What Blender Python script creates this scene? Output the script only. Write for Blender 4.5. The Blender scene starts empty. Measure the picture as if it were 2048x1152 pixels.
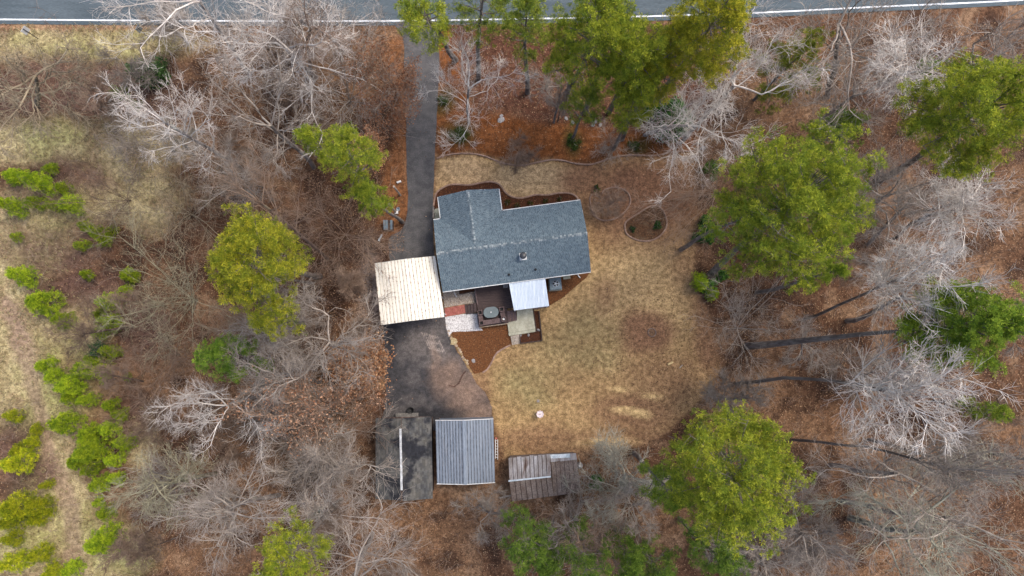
import bpy, math, random
import numpy as np
from mathutils import Vector, Matrix

# ------------------------------------------------------------------ camera, sky, sun, exposure
sc = bpy.context.scene
col = sc.collection
CAM_H, FPX, TILT = 60.0, 1400.0, math.radians(5.0)
cam_d = bpy.data.cameras.new("camera"); cam = bpy.data.objects.new("camera", cam_d); col.objects.link(cam)
cam_d.sensor_width = 36.0; cam_d.lens = 36.0 * FPX / 2048.0
cam_d.clip_start = 0.5; cam_d.clip_end = 3000
cam.location = (0, 0, CAM_H); cam.rotation_euler = (TILT, 0, 0)
sc.camera = cam

SUN_EL, SUN_AZ = math.radians(60), math.radians(60)      # azimuth measured from +Y towards +X
w = bpy.data.worlds.new("World"); sc.world = w; w.use_nodes = True
wn = w.node_tree.nodes; wl = w.node_tree.links; wn.clear()
sky = wn.new("ShaderNodeTexSky"); sky.sky_type = 'NISHITA'; sky.sun_disc = False
sky.sun_elevation = SUN_EL; sky.sun_rotation = SUN_AZ
sky.air_density = 1.0; sky.dust_density = 4.0; sky.ozone_density = 1.0
bg = wn.new("ShaderNodeBackground"); bg.inputs[1].default_value = 0.15
wo = wn.new("ShaderNodeOutputWorld"); wl.new(sky.outputs[0], bg.inputs[0]); wl.new(bg.outputs[0], wo.inputs[0])

sun_d = bpy.data.lights.new("sun", 'SUN'); sun_d.energy = 1.0; sun_d.angle = math.radians(18); sun_d.color = (1.0, 0.93, 0.82)
sun = bpy.data.objects.new("sun", sun_d); col.objects.link(sun)
sdir = Vector((math.sin(SUN_AZ) * math.cos(SUN_EL), math.cos(SUN_AZ) * math.cos(SUN_EL), math.sin(SUN_EL)))
sun.rotation_euler = (-sdir).to_track_quat('-Z', 'Y').to_euler()

sc.view_settings.view_transform = 'Standard'; sc.view_settings.look = 'None'
sc.view_settings.gamma = 1.0; sc.view_settings.use_curve_mapping = False
sc.view_settings.exposure = 1.15
sc.cycles.max_bounces = 5; sc.cycles.diffuse_bounces = 3; sc.cycles.glossy_bounces = 2
sc.cycles.transmission_bounces = 2; sc.cycles.transparent_max_bounces = 4

# ------------------------------------------------------------------ surveying: photograph pixel (2048 wide) -> point at height z
cT, sT = math.cos(TILT), math.sin(TILT)
def at(u, v, z=0.0):
    x = (u - 1024.0) / FPX; y = (576.0 - v) / FPX
    dy = y * cT + sT; dz = y * sT - cT
    k = (CAM_H - z) / (-dz)
    return Vector((x * k, dy * k, z))
def pix(X, Y, Z=0.0):
    dy = Y; dz = Z - CAM_H
    yc = dy * cT + dz * sT; zc = -dy * sT + dz * cT
    return 1024 + FPX * X / (-zc), 576 - FPX * yc / (-zc)
def mpp(u, v, z=0.0):                                     # metres per pixel there
    return (at(u + 1, v, z) - at(u, v, z)).length

RNG = np.random.default_rng(7)
random.seed(7)

# ------------------------------------------------------------------ mesh helpers
def mesh_np(name, V, F, mats=()):
    V = np.asarray(V, dtype=np.float32); F = np.asarray(F, dtype=np.int32)
    me = bpy.data.meshes.new(name); m, n = F.shape
    me.vertices.add(len(V)); me.vertices.foreach_set("co", V.ravel())
    me.loops.add(m * n); me.loops.foreach_set("vertex_index", F.ravel())
    me.polygons.add(m); me.polygons.foreach_set("loop_start", np.arange(m, dtype=np.int32) * n)
    me.update(calc_edges=True)
    for mt in mats: me.materials.append(mt)
    return me

class MB:
    """collects convex pieces, builds one mesh object"""
    def __init__(s): s.v = []; s.f = []
    def add(s, verts, faces):
        o = len(s.v); s.v += [tuple(p) for p in verts]; s.f += [tuple(i + o for i in f) for f in faces]; return s
    def prism(s, xy, z0, z1):
        n = len(xy)
        a = sum(xy[i][0] * xy[(i + 1) % n][1] - xy[(i + 1) % n][0] * xy[i][1] for i in range(n))
        if a < 0: xy = list(reversed(xy))
        return s.add([(p[0], p[1], z0) for p in xy] + [(p[0], p[1], z1) for p in xy],
                     [tuple(reversed(range(n)))] + [tuple(range(n, 2 * n))] + [(i, (i + 1) % n, n + (i + 1) % n, n + i) for i in range(n)])
    def box(s, c, ex, ey, ez, hx, hy, hz):
        c, ex, ey, ez = map(Vector, (c, ex, ey, ez)); v = []
        for k in (-1, 1):
            for a, b in ((-1, -1), (1, -1), (1, 1), (-1, 1)): v.append(c + ex * hx * a + ey * hy * b + ez * hz * k)
        return s.add(v, [(3, 2, 1, 0), (4, 5, 6, 7), (0, 1, 5, 4), (1, 2, 6, 5), (2, 3, 7, 6), (3, 0, 4, 7)])
    def bar(s, a, b, wd, ht, up=(0, 0, 1)):
        a, b = Vector(a), Vector(b); d = b - a; L = d.length; d.normalize()
        x = d.cross(Vector(up))
        if x.length < 1e-4: x = d.cross(Vector((1, 0, 0)))
        x.normalize(); u = x.cross(d)
        return s.box((a + b) / 2, d, x, u, L / 2, wd / 2, ht / 2)
    def tube(s, pts, rad, n=8):
        pts = [Vector(p) for p in pts]
        if not hasattr(rad, '__len__'): rad = [rad] * len(pts)
        rings = []
        for i, p in enumerate(pts):
            t = (pts[min(i + 1, len(pts) - 1)] - pts[max(i - 1, 0)]).normalized()
            r = Vector((0, 0, 1)) if abs(t.z) < .9 else Vector((1, 0, 0))
            x = t.cross(r).normalized(); y = t.cross(x)
            rings.append([p + (x * math.cos(2 * math.pi * k / n) + y * math.sin(2 * math.pi * k / n)) * rad[i] for k in range(n)])
        v = [q for r in rings for q in r]; f = []
        for i in range(len(pts) - 1):
            for k in range(n): f.append((i * n + k, i * n + (k + 1) % n, (i + 1) * n + (k + 1) % n, (i + 1) * n + k))
        f.append(tuple(range(n))); f.append(tuple(reversed(range((len(pts) - 1) * n, len(pts) * n))))
        return s.add(v, f)
    def lathe(s, c, prof, n=20, sx=1.0, sy=1.0, rot=0.0):
        c = Vector(c); v = []; f = []
        for r, z in prof:
            for k in range(n):
                a = 2 * math.pi * k / n; x, y = r * sx * math.cos(a), r * sy * math.sin(a)
                v.append((c.x + x * math.cos(rot) - y * math.sin(rot), c.y + x * math.sin(rot) + y * math.cos(rot), c.z + z))
        for i in range(len(prof) - 1):
            for k in range(n): f.append((i * n + k, i * n + (k + 1) % n, (i + 1) * n + (k + 1) % n, (i + 1) * n + k))
        f.append(tuple(reversed(range(n)))); f.append(tuple(range((len(prof) - 1) * n, len(prof) * n)))
        return s.add(v, f)
    def build(s, name, mat, parent=None, smooth=False, mat2=None, f2=()):
        me = bpy.data.meshes.new(name); me.from_pydata(s.v, [], s.f); me.update()
        if mat: me.materials.append(mat)
        if mat2:
            me.materials.append(mat2)
            for k in f2: me.polygons[k].material_index = 1
        if smooth: me.shade_smooth()
        return link(name, me, parent)
def link(name, me, parent=None):
    o = bpy.data.objects.new(name, me); col.objects.link(o)
    if parent is not None: o.parent = parent; o.matrix_parent_inverse = parent_inv(parent)
    return o
def parent_inv(p):
    m = Matrix.Identity(4); q = p
    chain = []
    while q is not None: chain.append(q); q = q.parent
    for q in reversed(chain): m = m @ (q.matrix_parent_inverse if q.parent else Matrix.Identity(4)) @ q.matrix_basis
    return m.inverted()
def tag(o, label=None, cat=None, group=None, kind=None):
    for k, val in (("label", label), ("category", cat), ("group", group), ("kind", kind)):
        if val: o[k] = val
    return o
def thing(name, loc, label, cat, group=None):
    o = bpy.data.objects.new(name, None); col.objects.link(o); o.location = loc; o.empty_display_size = .3
    return tag(o, label, cat, group)

# ------------------------------------------------------------------ materials
def mat(name, c1, c2=None, scale=4.0, detail=4.0, rough=.85, bump=0.0, bscale=None, island=0.0, objcol=False, stretch=(1, 1, 1),
        c3=None, c3scale=1.0, c3lo=.5, c3hi=.7, metal=0.0, spec=.3, trans=0.0, attr=None, fine=None, contrast=(.3, .7)):
    m = bpy.data.materials.new(name); m.use_nodes = True; nt = m.node_tree; N = nt.nodes; L = nt.links
    b = N["Principled BSDF"]; b.inputs["Roughness"].default_value = rough; b.inputs["Metallic"].default_value = metal
    b.inputs["Specular IOR Level"].default_value = spec
    tc = N.new("ShaderNodeTexCoord"); mp = N.new("ShaderNodeMapping"); mp.inputs["Scale"].default_value = stretch
    L.new(tc.outputs["Object"], mp.inputs[0])
    def noise(s, d=4.0):
        n = N.new("ShaderNodeTexNoise"); n.inputs["Scale"].default_value = s; n.inputs["Detail"].default_value = d; n.inputs["Roughness"].default_value = .6
        L.new(mp.outputs[0], n.inputs["Vector"]); return n
    def ramp(src, lo, hi):
        r = N.new("ShaderNodeMapRange"); r.inputs[1].default_value = lo; r.inputs[2].default_value = hi; r.interpolation_type = 'SMOOTHSTEP'
        L.new(src, r.inputs[0]); return r.outputs[0]
    def mixc(f, a, bb, mode='MIX'):
        x = N.new("ShaderNodeMix"); x.data_type = 'RGBA'; x.blend_type = mode
        if isinstance(f, float): x.inputs[0].default_value = f
        else: L.new(f, x.inputs[0])
        for s, q in ((6, a), (7, bb)):
            if isinstance(q, tuple): x.inputs[s].default_value = (*q, 1)
            else: L.new(q, x.inputs[s])
        return x.outputs[2]
    c2 = c2 or c1
    if attr:
        at_ = N.new("ShaderNodeAttribute"); at_.attribute_name = attr; c = at_.outputs["Color"]
        n1 = noise(scale, detail); lo = ramp(n1.outputs[0], *contrast)
        c = mixc(1.0, c, mixc(lo, c1, c2), 'MULTIPLY')
    else:
        n1 = noise(scale, detail); c = mixc(ramp(n1.outputs[0], *contrast), c1, c2)
    if c3:
        n3 = noise(c3scale, 5); c = mixc(ramp(n3.outputs[0], c3lo, c3hi), c, c3)
    if fine:
        n4 = noise(fine[0], 3); g0 = fine[1]; c = mixc(1.0, c, mixc(ramp(n4.outputs[0], .3, .7), (1 - g0,) * 3, (1 + g0,) * 3), 'MULTIPLY')
    if island:
        g = N.new("ShaderNodeNewGeometry")
        r = N.new("ShaderNodeMapRange"); r.inputs[3].default_value = 1 - island; r.inputs[4].default_value = 1 + island
        L.new(g.outputs["Random Per Island"], r.inputs[0])
        cc = N.new("ShaderNodeCombineColor")
        for i in range(3): L.new(r.outputs[0], cc.inputs[i])
        c = mixc(1.0, c, cc.outputs[0], 'MULTIPLY')
    if objcol:
        oi = N.new("ShaderNodeObjectInfo"); c = mixc(1.0, c, oi.outputs["Color"], 'MULTIPLY')
    L.new(c, b.inputs["Base Color"])
    if bump:
        bn = noise(bscale or scale * 3, 5); bp = N.new("ShaderNodeBump"); bp.inputs["Strength"].default_value = bump; bp.inputs["Distance"].default_value = .05
        L.new(bn.outputs[0], bp.inputs["Height"]); L.new(bp.outputs[0], b.inputs["Normal"])
    if trans:
        tr = N.new("ShaderNodeBsdfTranslucent"); L.new(c, tr.inputs[0]); ms = N.new("ShaderNodeMixShader"); ms.inputs[0].default_value = trans
        L.new(b.outputs[0], ms.inputs[1]); L.new(tr.outputs[0], ms.inputs[2]); L.new(ms.outputs[0], N["Material Output"].inputs[0])
    return m
def island_ramp(name, cols, rough=.9, trans=0.0, objcol=False):
    """each loose piece takes one colour of a ramp"""
    m = bpy.data.materials.new(name); m.use_nodes = True; nt = m.node_tree; N = nt.nodes; L = nt.links
    b = N["Principled BSDF"]; b.inputs["Roughness"].default_value = rough; b.inputs["Specular IOR Level"].default_value = .2
    g = N.new("ShaderNodeNewGeometry"); r = N.new("ShaderNodeValToRGB")
    while len(r.color_ramp.elements) < len(cols): r.color_ramp.elements.new(.5)
    for i, c in enumerate(cols):
        r.color_ramp.elements[i].position = i / (len(cols) - 1); r.color_ramp.elements[i].color = (*c, 1)
    L.new(g.outputs["Random Per Island"], r.inputs[0]); c = r.outputs[0]
    if objcol:
        oi = N.new("ShaderNodeObjectInfo"); x = N.new("ShaderNodeMix"); x.data_type = 'RGBA'; x.blend_type = 'MULTIPLY'; x.inputs[0].default_value = 1
        L.new(c, x.inputs[6]); L.new(oi.outputs["Color"], x.inputs[7]); c = x.outputs[2]
    L.new(c, b.inputs["Base Color"])
    if trans:
        tr = N.new("ShaderNodeBsdfTranslucent"); L.new(c, tr.inputs[0]); ms = N.new("ShaderNodeMixShader"); ms.inputs[0].default_value = trans
        L.new(b.outputs[0], ms.inputs[1]); L.new(tr.outputs[0], ms.inputs[2]); L.new(ms.outputs[0], N["Material Output"].inputs[0])
    return m

M = {}
M['ground'] = mat("ground_cover", (.62, .60, .58), (1.35, 1.36, 1.36), scale=2.6, detail=8, rough=.95, bump=.7, bscale=7, attr="Col", fine=(11, .32), spec=.1)
M['asphalt'] = mat("driveway_asphalt", (.050, .049, .051), (.090, .086, .085), scale=1.3, detail=8, rough=.9, bump=.25, bscale=40, c3=(.12, .112, .106), c3scale=.35, c3lo=.52, c3hi=.75, fine=(14, .3))
M['asphalt_old'] = mat("weathered_asphalt", (.036, .035, .038), (.078, .072, .070), scale=1.0, detail=9, rough=.92, bump=.3, bscale=40, c3=(.19, .135, .105), c3scale=.22, c3lo=.50, c3hi=.66, fine=(12, .35))
M['pad'] = mat("worn_asphalt", (.72, .72, .72), (1.25, 1.25, 1.25), scale=3, detail=8, rough=.92, bump=.25, bscale=30, attr="Col", fine=(13, .3), spec=.15)
M['road'] = mat("road_asphalt", (.050, .066, .076), (.080, .10, .112), scale=1.2, detail=8, rough=.9, fine=(20, .22), stretch=(.15, 1, 1))
M['paint'] = mat("road_paint", (.50, .52, .54), (.70, .71, .72), scale=2, fine=(14, .2), c3=(.16, .17, .18), c3scale=7, c3lo=.60, c3hi=.74)
M['mulch'] = mat("bark_mulch", (.055, .022, .008), (.16, .062, .020), scale=9, detail=7, rough=.95, bump=.8, bscale=18, fine=(22, .35))
M['mulch_dark'] = mat("dark_mulch", (.028, .011, .006), (.085, .028, .010), scale=9, detail=7, rough=.95, bump=.8, bscale=18, fine=(22, .35))
M['mulch_old'] = mat("faded_mulch", (.050, .027, .014), (.115, .056, .026), scale=5, detail=8, rough=.95, bump=.8, bscale=14, fine=(14, .35), c3=(.13, .085, .05), c3scale=.8, c3lo=.5, c3hi=.7)
M['curb'] = mat("edging_concrete", (.17, .105, .075), (.30, .20, .15), scale=4, detail=6, fine=(16, .2), bump=.3)
M['shingle'] = island_ramp("blue_grey_shingle", [(.062, .087, .108), (.075, .104, .127), (.081, .112, .136), (.090, .124, .148), (.122, .160, .182)])
M['shingle_cap'] = island_ramp("ridge_cap_shingle", [(.07, .095, .115), (.10, .13, .15), (.27, .30, .31), (.085, .11, .13)])
M['shed_shingle'] = mat("stained_shingle", (.048, .050, .053), (.088, .083, .073), scale=1.2, detail=6, island=.28, c3=(.014, .015, .019), c3scale=.42, c3lo=.50, c3hi=.60, rough=.95)
M['white'] = mat("white_trim", (.46, .46, .455), (.60, .60, .59), scale=5, fine=(9, .08))
M['siding'] = mat("house_siding", (.42, .40, .36), (.48, .46, .42), scale=3)
M['glass'] = mat("window_glass", (.02, .025, .03), rough=.08, spec=.6)
M['dark_metal'] = mat("dark_metal", (.018, .02, .024), (.03, .032, .036), rough=.45, spec=.5)
M['galv'] = mat("galvanised_flue", (.16, .20, .24), (.30, .34, .38), scale=8, rough=.4, metal=.5)
M['galv_pale'] = mat("pale_galvanised", (.30, .31, .32), (.46, .47, .48), scale=3, rough=.5, fine=(8, .2))
M['cp_roof'] = mat("carport_white_metal", (.56, .525, .45), (.68, .655, .585), scale=1.2, rough=.5, c3=(.26, .19, .12), c3scale=2.4, c3lo=.60, c3hi=.80, stretch=(4.0, .35, 1), spec=.4)
M['cp_seam'] = mat("carport_rusty_seam", (.52, .48, .40), (.22, .15, .10), scale=5.5, detail=4, rough=.8, contrast=(.46, .66))
M['gs_roof'] = mat("shed_grey_metal", (.128, .155, .195), (.18, .21, .25), scale=1.2, rough=.55, c3=(.16, .13, .11), c3scale=.8, c3lo=.58, c3hi=.8, stretch=(3.0, .4, 1), fine=(7, .12), spec=.35)
M['gs_seam'] = mat("shed_grey_seam", (.055, .065, .08), (.12, .13, .15), scale=3)
M['patio_roof'] = mat("patio_white_metal", (.46, .53, .61), (.66, .71, .76), scale=1.2, rough=.5, stretch=(5, .25, 1), spec=.35)
M['patio_seam'] = mat("patio_seam", (.30, .36, .43), (.42, .48, .54), scale=3)
M['rust'] = mat("rusty_sheet", (.15, .13, .12), (.30, .29, .295), scale=1.0, detail=6, rough=.8, c3=(.085, .05, .036), c3scale=.7, c3lo=.52, c3hi=.70, stretch=(2.2, .6, 1), fine=(9, .2))
M['rust_seam'] = mat("rusty_seam", (.018, .010, .008), (.06, .035, .025), scale=3)
M['rust_brown'] = mat("brown_rusty_sheet", (.105, .075, .06), (.185, .15, .13), scale=1.6, detail=7, rough=.9, fine=(12, .3))
M['pale_sheet'] = mat("pale_blue_sheet", (.30, .36, .40), (.48, .52, .55), scale=2, rough=.6, fine=(10, .2))
M['deck'] = mat("stained_deck_board", (.030, .019, .019), (.060, .040, .038), scale=3, detail=6, rough=.7, stretch=(.4, 4, 1), fine=(10, .25), island=.2)
M['bench'] = mat("bench_board", (.075, .048, .046), (.12, .082, .078), scale=3, rough=.75, fine=(12, .2))
M['timber'] = mat("dark_timber", (.035, .022, .018), (.075, .05, .04), scale=4, rough=.9, fine=(10, .3))
M['wood_pale'] = mat("weathered_wood", (.22, .18, .14), (.36, .31, .26), scale=4, rough=.9, stretch=(1, 1, .4), fine=(12, .25))
M['timber_grey'] = mat("grey_timber", (.085, .08, .075), (.16, .15, .14), scale=4, rough=.9, fine=(12, .25))
M['paver'] = mat("red_paver", (.22, .065, .052), (.32, .115, .092), scale=4, rough=.9, fine=(14, .22))
M['slab'] = mat("pale_concrete", (.27, .26, .19), (.40, .385, .30), scale=1.8, detail=7, rough=.9, fine=(12, .14))
M['stone'] = mat("field_stone", (.24, .17, .10), (.44, .38, .31), scale=3, rough=.9, fine=(9, .3), objcol=True)
M['gravel_w'] = island_ramp("white_gravel", [(.16, .15, .15), (.40, .39, .39), (.55, .54, .54), (.70, .69, .69)])
M['gravel_t'] = island_ramp("tan_gravel", [(.10, .07, .05), (.26, .20, .15), (.38, .32, .26), (.50, .46, .41)])
M['gravel_base'] = mat("gravel_bed", (.18, .16, .15), (.30, .28, .26), scale=12)
M['grey_plastic'] = mat("table_grey", (.085, .108, .112), (.105, .13, .134), scale=4, rough=.5)
M['ac'] = mat("unit_casing", (.10, .14, .17), (.14, .18, .21), scale=4, rough=.6)
M['black'] = mat("black_rubber", (.008, .008, .009), (.014, .014, .015), rough=.7)
M['bark'] = mat("pale_bark", (.235, .215, .20), (.44, .425, .42), scale=2.2, detail=6, rough=.95, objcol=True, stretch=(1, 1, .5), fine=(5, .25))
M['trunk_bark'] = mat("rough_trunk_bark", (.12, .10, .09), (.28, .255, .24), scale=2.5, detail=7, rough=.95, objcol=True, stretch=(1, 1, .35), c3=(.30, .33, .27), c3scale=.9, c3lo=.56, c3hi=.7, bump=.6, bscale=9)
M['twig'] = mat("twig_bark", (.215, .185, .158), (.36, .33, .295), scale=1.5, detail=4, rough=.9, objcol=True, island=.25)
M['pine_bark'] = mat("pine_bark", (.085, .065, .055), (.20, .17, .15), scale=3, detail=7, rough=.95, stretch=(1, 1, .35), bump=.6, bscale=9)
M['needle'] = island_ramp("pine_needle", [(.085, .13, .020), (.18, .235, .030), (.29, .325, .040), (.44, .445, .055)], trans=.38, objcol=True)
M['leaf_ev'] = island_ramp("evergreen_leaf", [(.015, .04, .010), (.028, .068, .016), (.05, .105, .026), (.075, .14, .035)], trans=.15, objcol=True)
M['leaf_dead'] = island_ramp("clinging_dead_leaf", [(.16, .065, .035), (.25, .12, .065), (.36, .20, .12), (.46, .30, .20)], trans=.2, objcol=True)
M['litter'] = island_ramp("fallen_leaf", [(.036, .018, .010), (.075, .037, .021), (.125, .066, .037), (.20, .115, .064), (.42, .28, .17)], trans=.1)
M['straw'] = island_ramp("dry_grass_blade", [(.28, .22, .11), (.41, .335, .19), (.54, .455, .28), (.36, .34, .15)], trans=.2)
M['brush'] = island_ramp("brush_twig", [(.11, .062, .040), (.18, .115, .078), (.26, .185, .138), (.36, .29, .24)])
M['sawdust'] = island_ramp("wood_chip", [(.34, .23, .10), (.48, .35, .17), (.62, .47, .26)])
M['rock'] = mat("grey_rock", (.16, .15, .145), (.30, .28, .27), scale=3, rough=.95, fine=(8, .3))

# ------------------------------------------------------------------ numeric noise and region masks (in survey pixels)
def vnoise(x, y, s, seed):
    r = np.random.default_rng(seed).random((256, 256)).astype(np.float32)
    fx, fy = x / s + 1000, y / s + 1000
    ix, iy = np.floor(fx).astype(int), np.floor(fy).astype(int); tx, ty = fx - ix, fy - iy
    tx, ty = tx * tx * (3 - 2 * tx), ty * ty * (3 - 2 * ty)
    a, b = r[ix % 256, iy % 256], r[(ix + 1) % 256, iy % 256]; c, d = r[ix % 256, (iy + 1) % 256], r[(ix + 1) % 256, (iy + 1) % 256]
    return (a * (1 - tx) + b * tx) * (1 - ty) + (c * (1 - tx) + d * tx) * ty
def fbm(x, y, s, seed, o=4):
    t = 0; amp = .5
    for i in range(o): t = t + amp * vnoise(x, y, s / 2 ** i, seed + i); amp *= .5
    return t / (1 - .5 ** o)
def sstep(x, a, b):
    t = np.clip((x - a) / (b - a), 0, 1); return t * t * (3 - 2 * t)
def poly_sd(px, py, poly):
    """signed distance, positive inside"""
    P = np.array(poly, float); n = len(P); ins = np.zeros(px.shape, bool); dmin = np.full(px.shape, 1e9)
    for i in range(n):
        x1, y1 = P[i]; x2, y2 = P[(i + 1) % n]
        cnd = (y1 > py) != (y2 > py)
        xi = (x2 - x1) * (py - y1) / ((y2 - y1) if y2 != y1 else 1e-9) + x1
        ins ^= cnd & (px < xi)
        L2 = (x2 - x1) ** 2 + (y2 - y1) ** 2 + 1e-9
        t = np.clip(((px - x1) * (x2 - x1) + (py - y1) * (y2 - y1)) / L2, 0, 1)
        dmin = np.minimum(dmin, np.hypot(px - x1 - t * (x2 - x1), py - y1 - t * (y2 - y1)))
    return np.where(ins, dmin, -dmin)
def ell(px, py, cx, cy, rx, ry, soft=.5):
    d = np.hypot((px - cx) / rx, (py - cy) / ry); return 1 - sstep(d, 1 - soft, 1 + soft)

LAWN = [(872, 317), (930, 307), (980, 315), (1040, 331), (1100, 320), (1150, 327), (1180, 329), (1230, 314), (1265, 310), (1310, 311), (1385, 301),
        (1398, 420), (1390, 540), (1425, 650), (1440, 740), (1400, 800), (1340, 860), (1290, 890), (1170, 900), (1010, 915), (985, 830), (975, 790), (930, 740),
        (900, 650), (880, 600), (866, 440)]
STRAWBED = [(870, 60), (905, 62), (930, 200), (960, 232), (1100, 245), (1250, 262), (1400, 262), (1400, 300), (1310, 311), (1230, 314), (1180, 329), (1100, 322), (1040, 331), (980, 315), (930, 307), (872, 317)]
REDLEAF = [(880, 62), (1480, 62), (1420, 250), (1250, 265), (1100, 250), (950, 240)]
DRIVE_SIDE = [(772, 75), (812, 75), (812, 330), (822, 400), (800, 470), (770, 480), (755, 440), (770, 330), (778, 220)]

def fields(X, Y):
    u, v = pix(X, Y); u = np.asarray(u, float); v = np.asarray(v, float)
    wu = u + 34 * (fbm(u, v, 60, 11) - .5); wv = v + 34 * (fbm(u, v, 60, 23) - .5)
    big = fbm(u, v, 150, 31); mid = fbm(u, v, 45, 41); sm = fbm(u, v, 14, 51)
    m = {}
    m['lawn'] = sstep(poly_sd(u + (wu - u) * .35, v + (wv - v) * .35, LAWN), -7, 7)
    m['straw'] = sstep(poly_sd(wu, wv, STRAWBED), -10, 12)
    m['red'] = sstep(poly_sd(wu, wv, REDLEAF), -25, 25)
    m['dside'] = sstep(poly_sd(wu, wv, DRIVE_SIDE), -8, 10)
    f = np.zeros_like(u)
    for c in [(60, 285, 150, 45), (250, 305, 90, 60), (190, 405, 110, 45), (60, 470, 80, 90), (10, 600, 55, 120), (60, 700, 70, 100), (75, 800, 100, 70), (150, 660, 60, 60),
              (110, 890, 60, 110), (110, 1010, 75, 90), (170, 1100, 90, 70), (60, 1080, 80, 80), (250, 1110, 60, 50), (300, 400, 70, 60), (280, 880, 30, 60), (160, 85, 240, 38), (230, 300, 120, 30)]:
        f = np.maximum(f, ell(wu, wv, *c))
    m['field'] = f
    trk = np.full_like(u, 1e9)
    pts = [(20, 600), (40, 680), (70, 760), (85, 850), (105, 930), (135, 1020), (150, 1152)]
    for a, b in zip(pts[:-1], pts[1:]):
        t = np.clip(((u - a[0]) * (b[0] - a[0]) + (v - a[1]) * (b[1] - a[1])) / ((b[0] - a[0]) ** 2 + (b[1] - a[1]) ** 2), 0, 1)
        trk = np.minimum(trk, np.hypot(wu - a[0] - t * (b[0] - a[0]), wv - a[1] - t * (b[1] - a[1])))
    m['track'] = 1 - sstep(trk, 10, 28)
    dk = np.zeros_like(u)
    for c in [(90, 185, 170, 55), (330, 200, 60, 60), (150, 350, 75, 42), (110, 505, 95, 55), (285, 650, 50, 80), (150, 150, 150, 45), (30, 880, 40, 60), (170, 580, 80, 40), (260, 840, 40, 60), (60, 950, 50, 40)]:
        dk = np.maximum(dk, ell(wu, wv, *c))
    m['brushy'] = dk
    m['u'], m['v'], m['big'], m['mid'], m['sm'], m['wu'], m['wv'] = u, v, big, mid, sm, wu, wv
    m['woods'] = np.clip(1 - np.maximum.reduce([m['lawn'], m['field'] * .9, m['straw'] * .8, m['dside'] * .7]), 0, 1)
    return m
def lerp(a, b, t): return a + (b - a) * t[..., None]
def C(*c): return np.array(c, np.float32)
def ground_colour(X, Y):
    m = fields(X, Y); u, v, wu, wv = m['u'], m['v'], m['wu'], m['wv']
    c = lerp(C(.090, .046, .026), C(.160, .090, .050), sstep(m['big'], .35, .65))
    c = lerp(c, C(.036, .020, .014), sstep(m['mid'], .50, .68) * .8)
    c = lerp(c, C(.20, .125, .075), sstep(m['mid'], .40, .27) * .7)
    c = lerp(c, C(.082, .035, .022), m['red'] * .85)
    fc = lerp(C(.36, .305, .165), C(.27, .205, .12), sstep(m['mid'], .42, .62)); fc = lerp(fc, C(.26, .265, .10), sstep(m['big'], .44, .58) * .75)
    c = lerp(c, fc, m['field'] * (.65 + .35 * m['sm']))
    c = lerp(c, C(.21, .145, .105), m['track'] * .75)
    c = lerp(c, C(.080, .047, .038), m['brushy'] * (.55 + .6 * m['sm']).clip(0, 1) * .9)
    # verge by the road
    vg = sstep(v, 44, 48) * (1 - sstep(v, 56, 66)) * (1 - sstep(wu, 310, 360))
    c = lerp(c, C(.22, .125, .075), vg * .75)
    sc_ = lerp(C(.115, .040, .012), C(.155, .058, .020), sstep(m['mid'], .35, .65))
    c = lerp(c, sc_, m['straw'] * .95); c = lerp(c, C(.16, .070, .030), m['dside'] * .9)
    # dark olive patches round the low shrubs in the straw bed
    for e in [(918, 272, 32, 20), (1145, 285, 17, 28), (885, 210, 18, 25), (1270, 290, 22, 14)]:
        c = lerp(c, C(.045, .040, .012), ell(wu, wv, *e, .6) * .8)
    # lawn
    lc = lerp(C(.300, .200, .096), C(.250, .162, .078), sstep(m['mid'], .4, .62))
    lc = lerp(lc, C(.36, .255, .145), ell(wu, wv, 1060, 365, 95, 38, .5) * .85); lc = lerp(lc, C(.36, .25, .14), ell(wu, wv, 920, 345, 55, 32, .5) * .85)
    lc = lerp(lc, C(.34, .24, .125), ell(wu, wv, 1290, 560, 110, 90, .7) * .5)
    for e in [(1110, 690, 60, 40), (1170, 640, 40, 30), (1060, 760, 60, 30), (1080, 800, 30, 25), (1190, 720, 50, 30), (1230, 670, 40, 25), (1030, 780, 40, 40)]:
        lc = lerp(lc, C(.195, .160, .075), ell(wu, wv, *e, .7) * .5 * (.4 + m['sm']))
    br = np.zeros_like(u)
    for e, k in [((1292, 665, 54, 42, .5), .85), ((1340, 765, 80, 55, .7), .55), ((1290, 395, 150, 95, .6), .95), ((1180, 360, 60, 45, .6), .85), ((1380, 480, 40, 120, .6), .5), ((1420, 640, 35, 120, .6), .8),
                 ((1270, 830, 90, 45, .6), .7), ((1100, 880, 140, 28, .6), .6), ((1300, 890, 90, 40, .6), .7), ((1205, 590, 22, 30, .7), .5), ((960, 770, 20, 60, .6), .5)]:
        br = np.maximum(br, ell(wu, wv, *e) * k)
    lc = lerp(lc, lerp(C(.175, .092, .056), C(.130, .066, .040), m['sm']), br)
    c = lerp(c, lc, m['lawn'])
    # sun-bleached straw left on the lawn
    for e in [(1240, 779, 22, 5), (1300, 792, 18, 5), (1262, 826, 30, 6), (1282, 832, 18, 6), (1200, 884, 45, 6), (1240, 884, 35, 8), (1240, 820, 25, 4)]:
        c = lerp(c, C(.50, .36, .17), ell(wu * .6 + u * .4, v + (wv - v) * .35, *e, .8) * (m['sm'] * 1.4).clip(0, 1) * .8)
    # bare dark soil round a ring on the lawn
    c = lerp(c, C(.07, .05, .035), ell(u, v, 1304, 665, 10, 9, .3) * .5)
    c = lerp(c, C(.20, .165, .145), ell(wu, wv, 735, 580, 25, 90, .6) * .75)
    return np.clip(c * (.86 + .28 * m['sm'])[..., None], .005, .9), m

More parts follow.
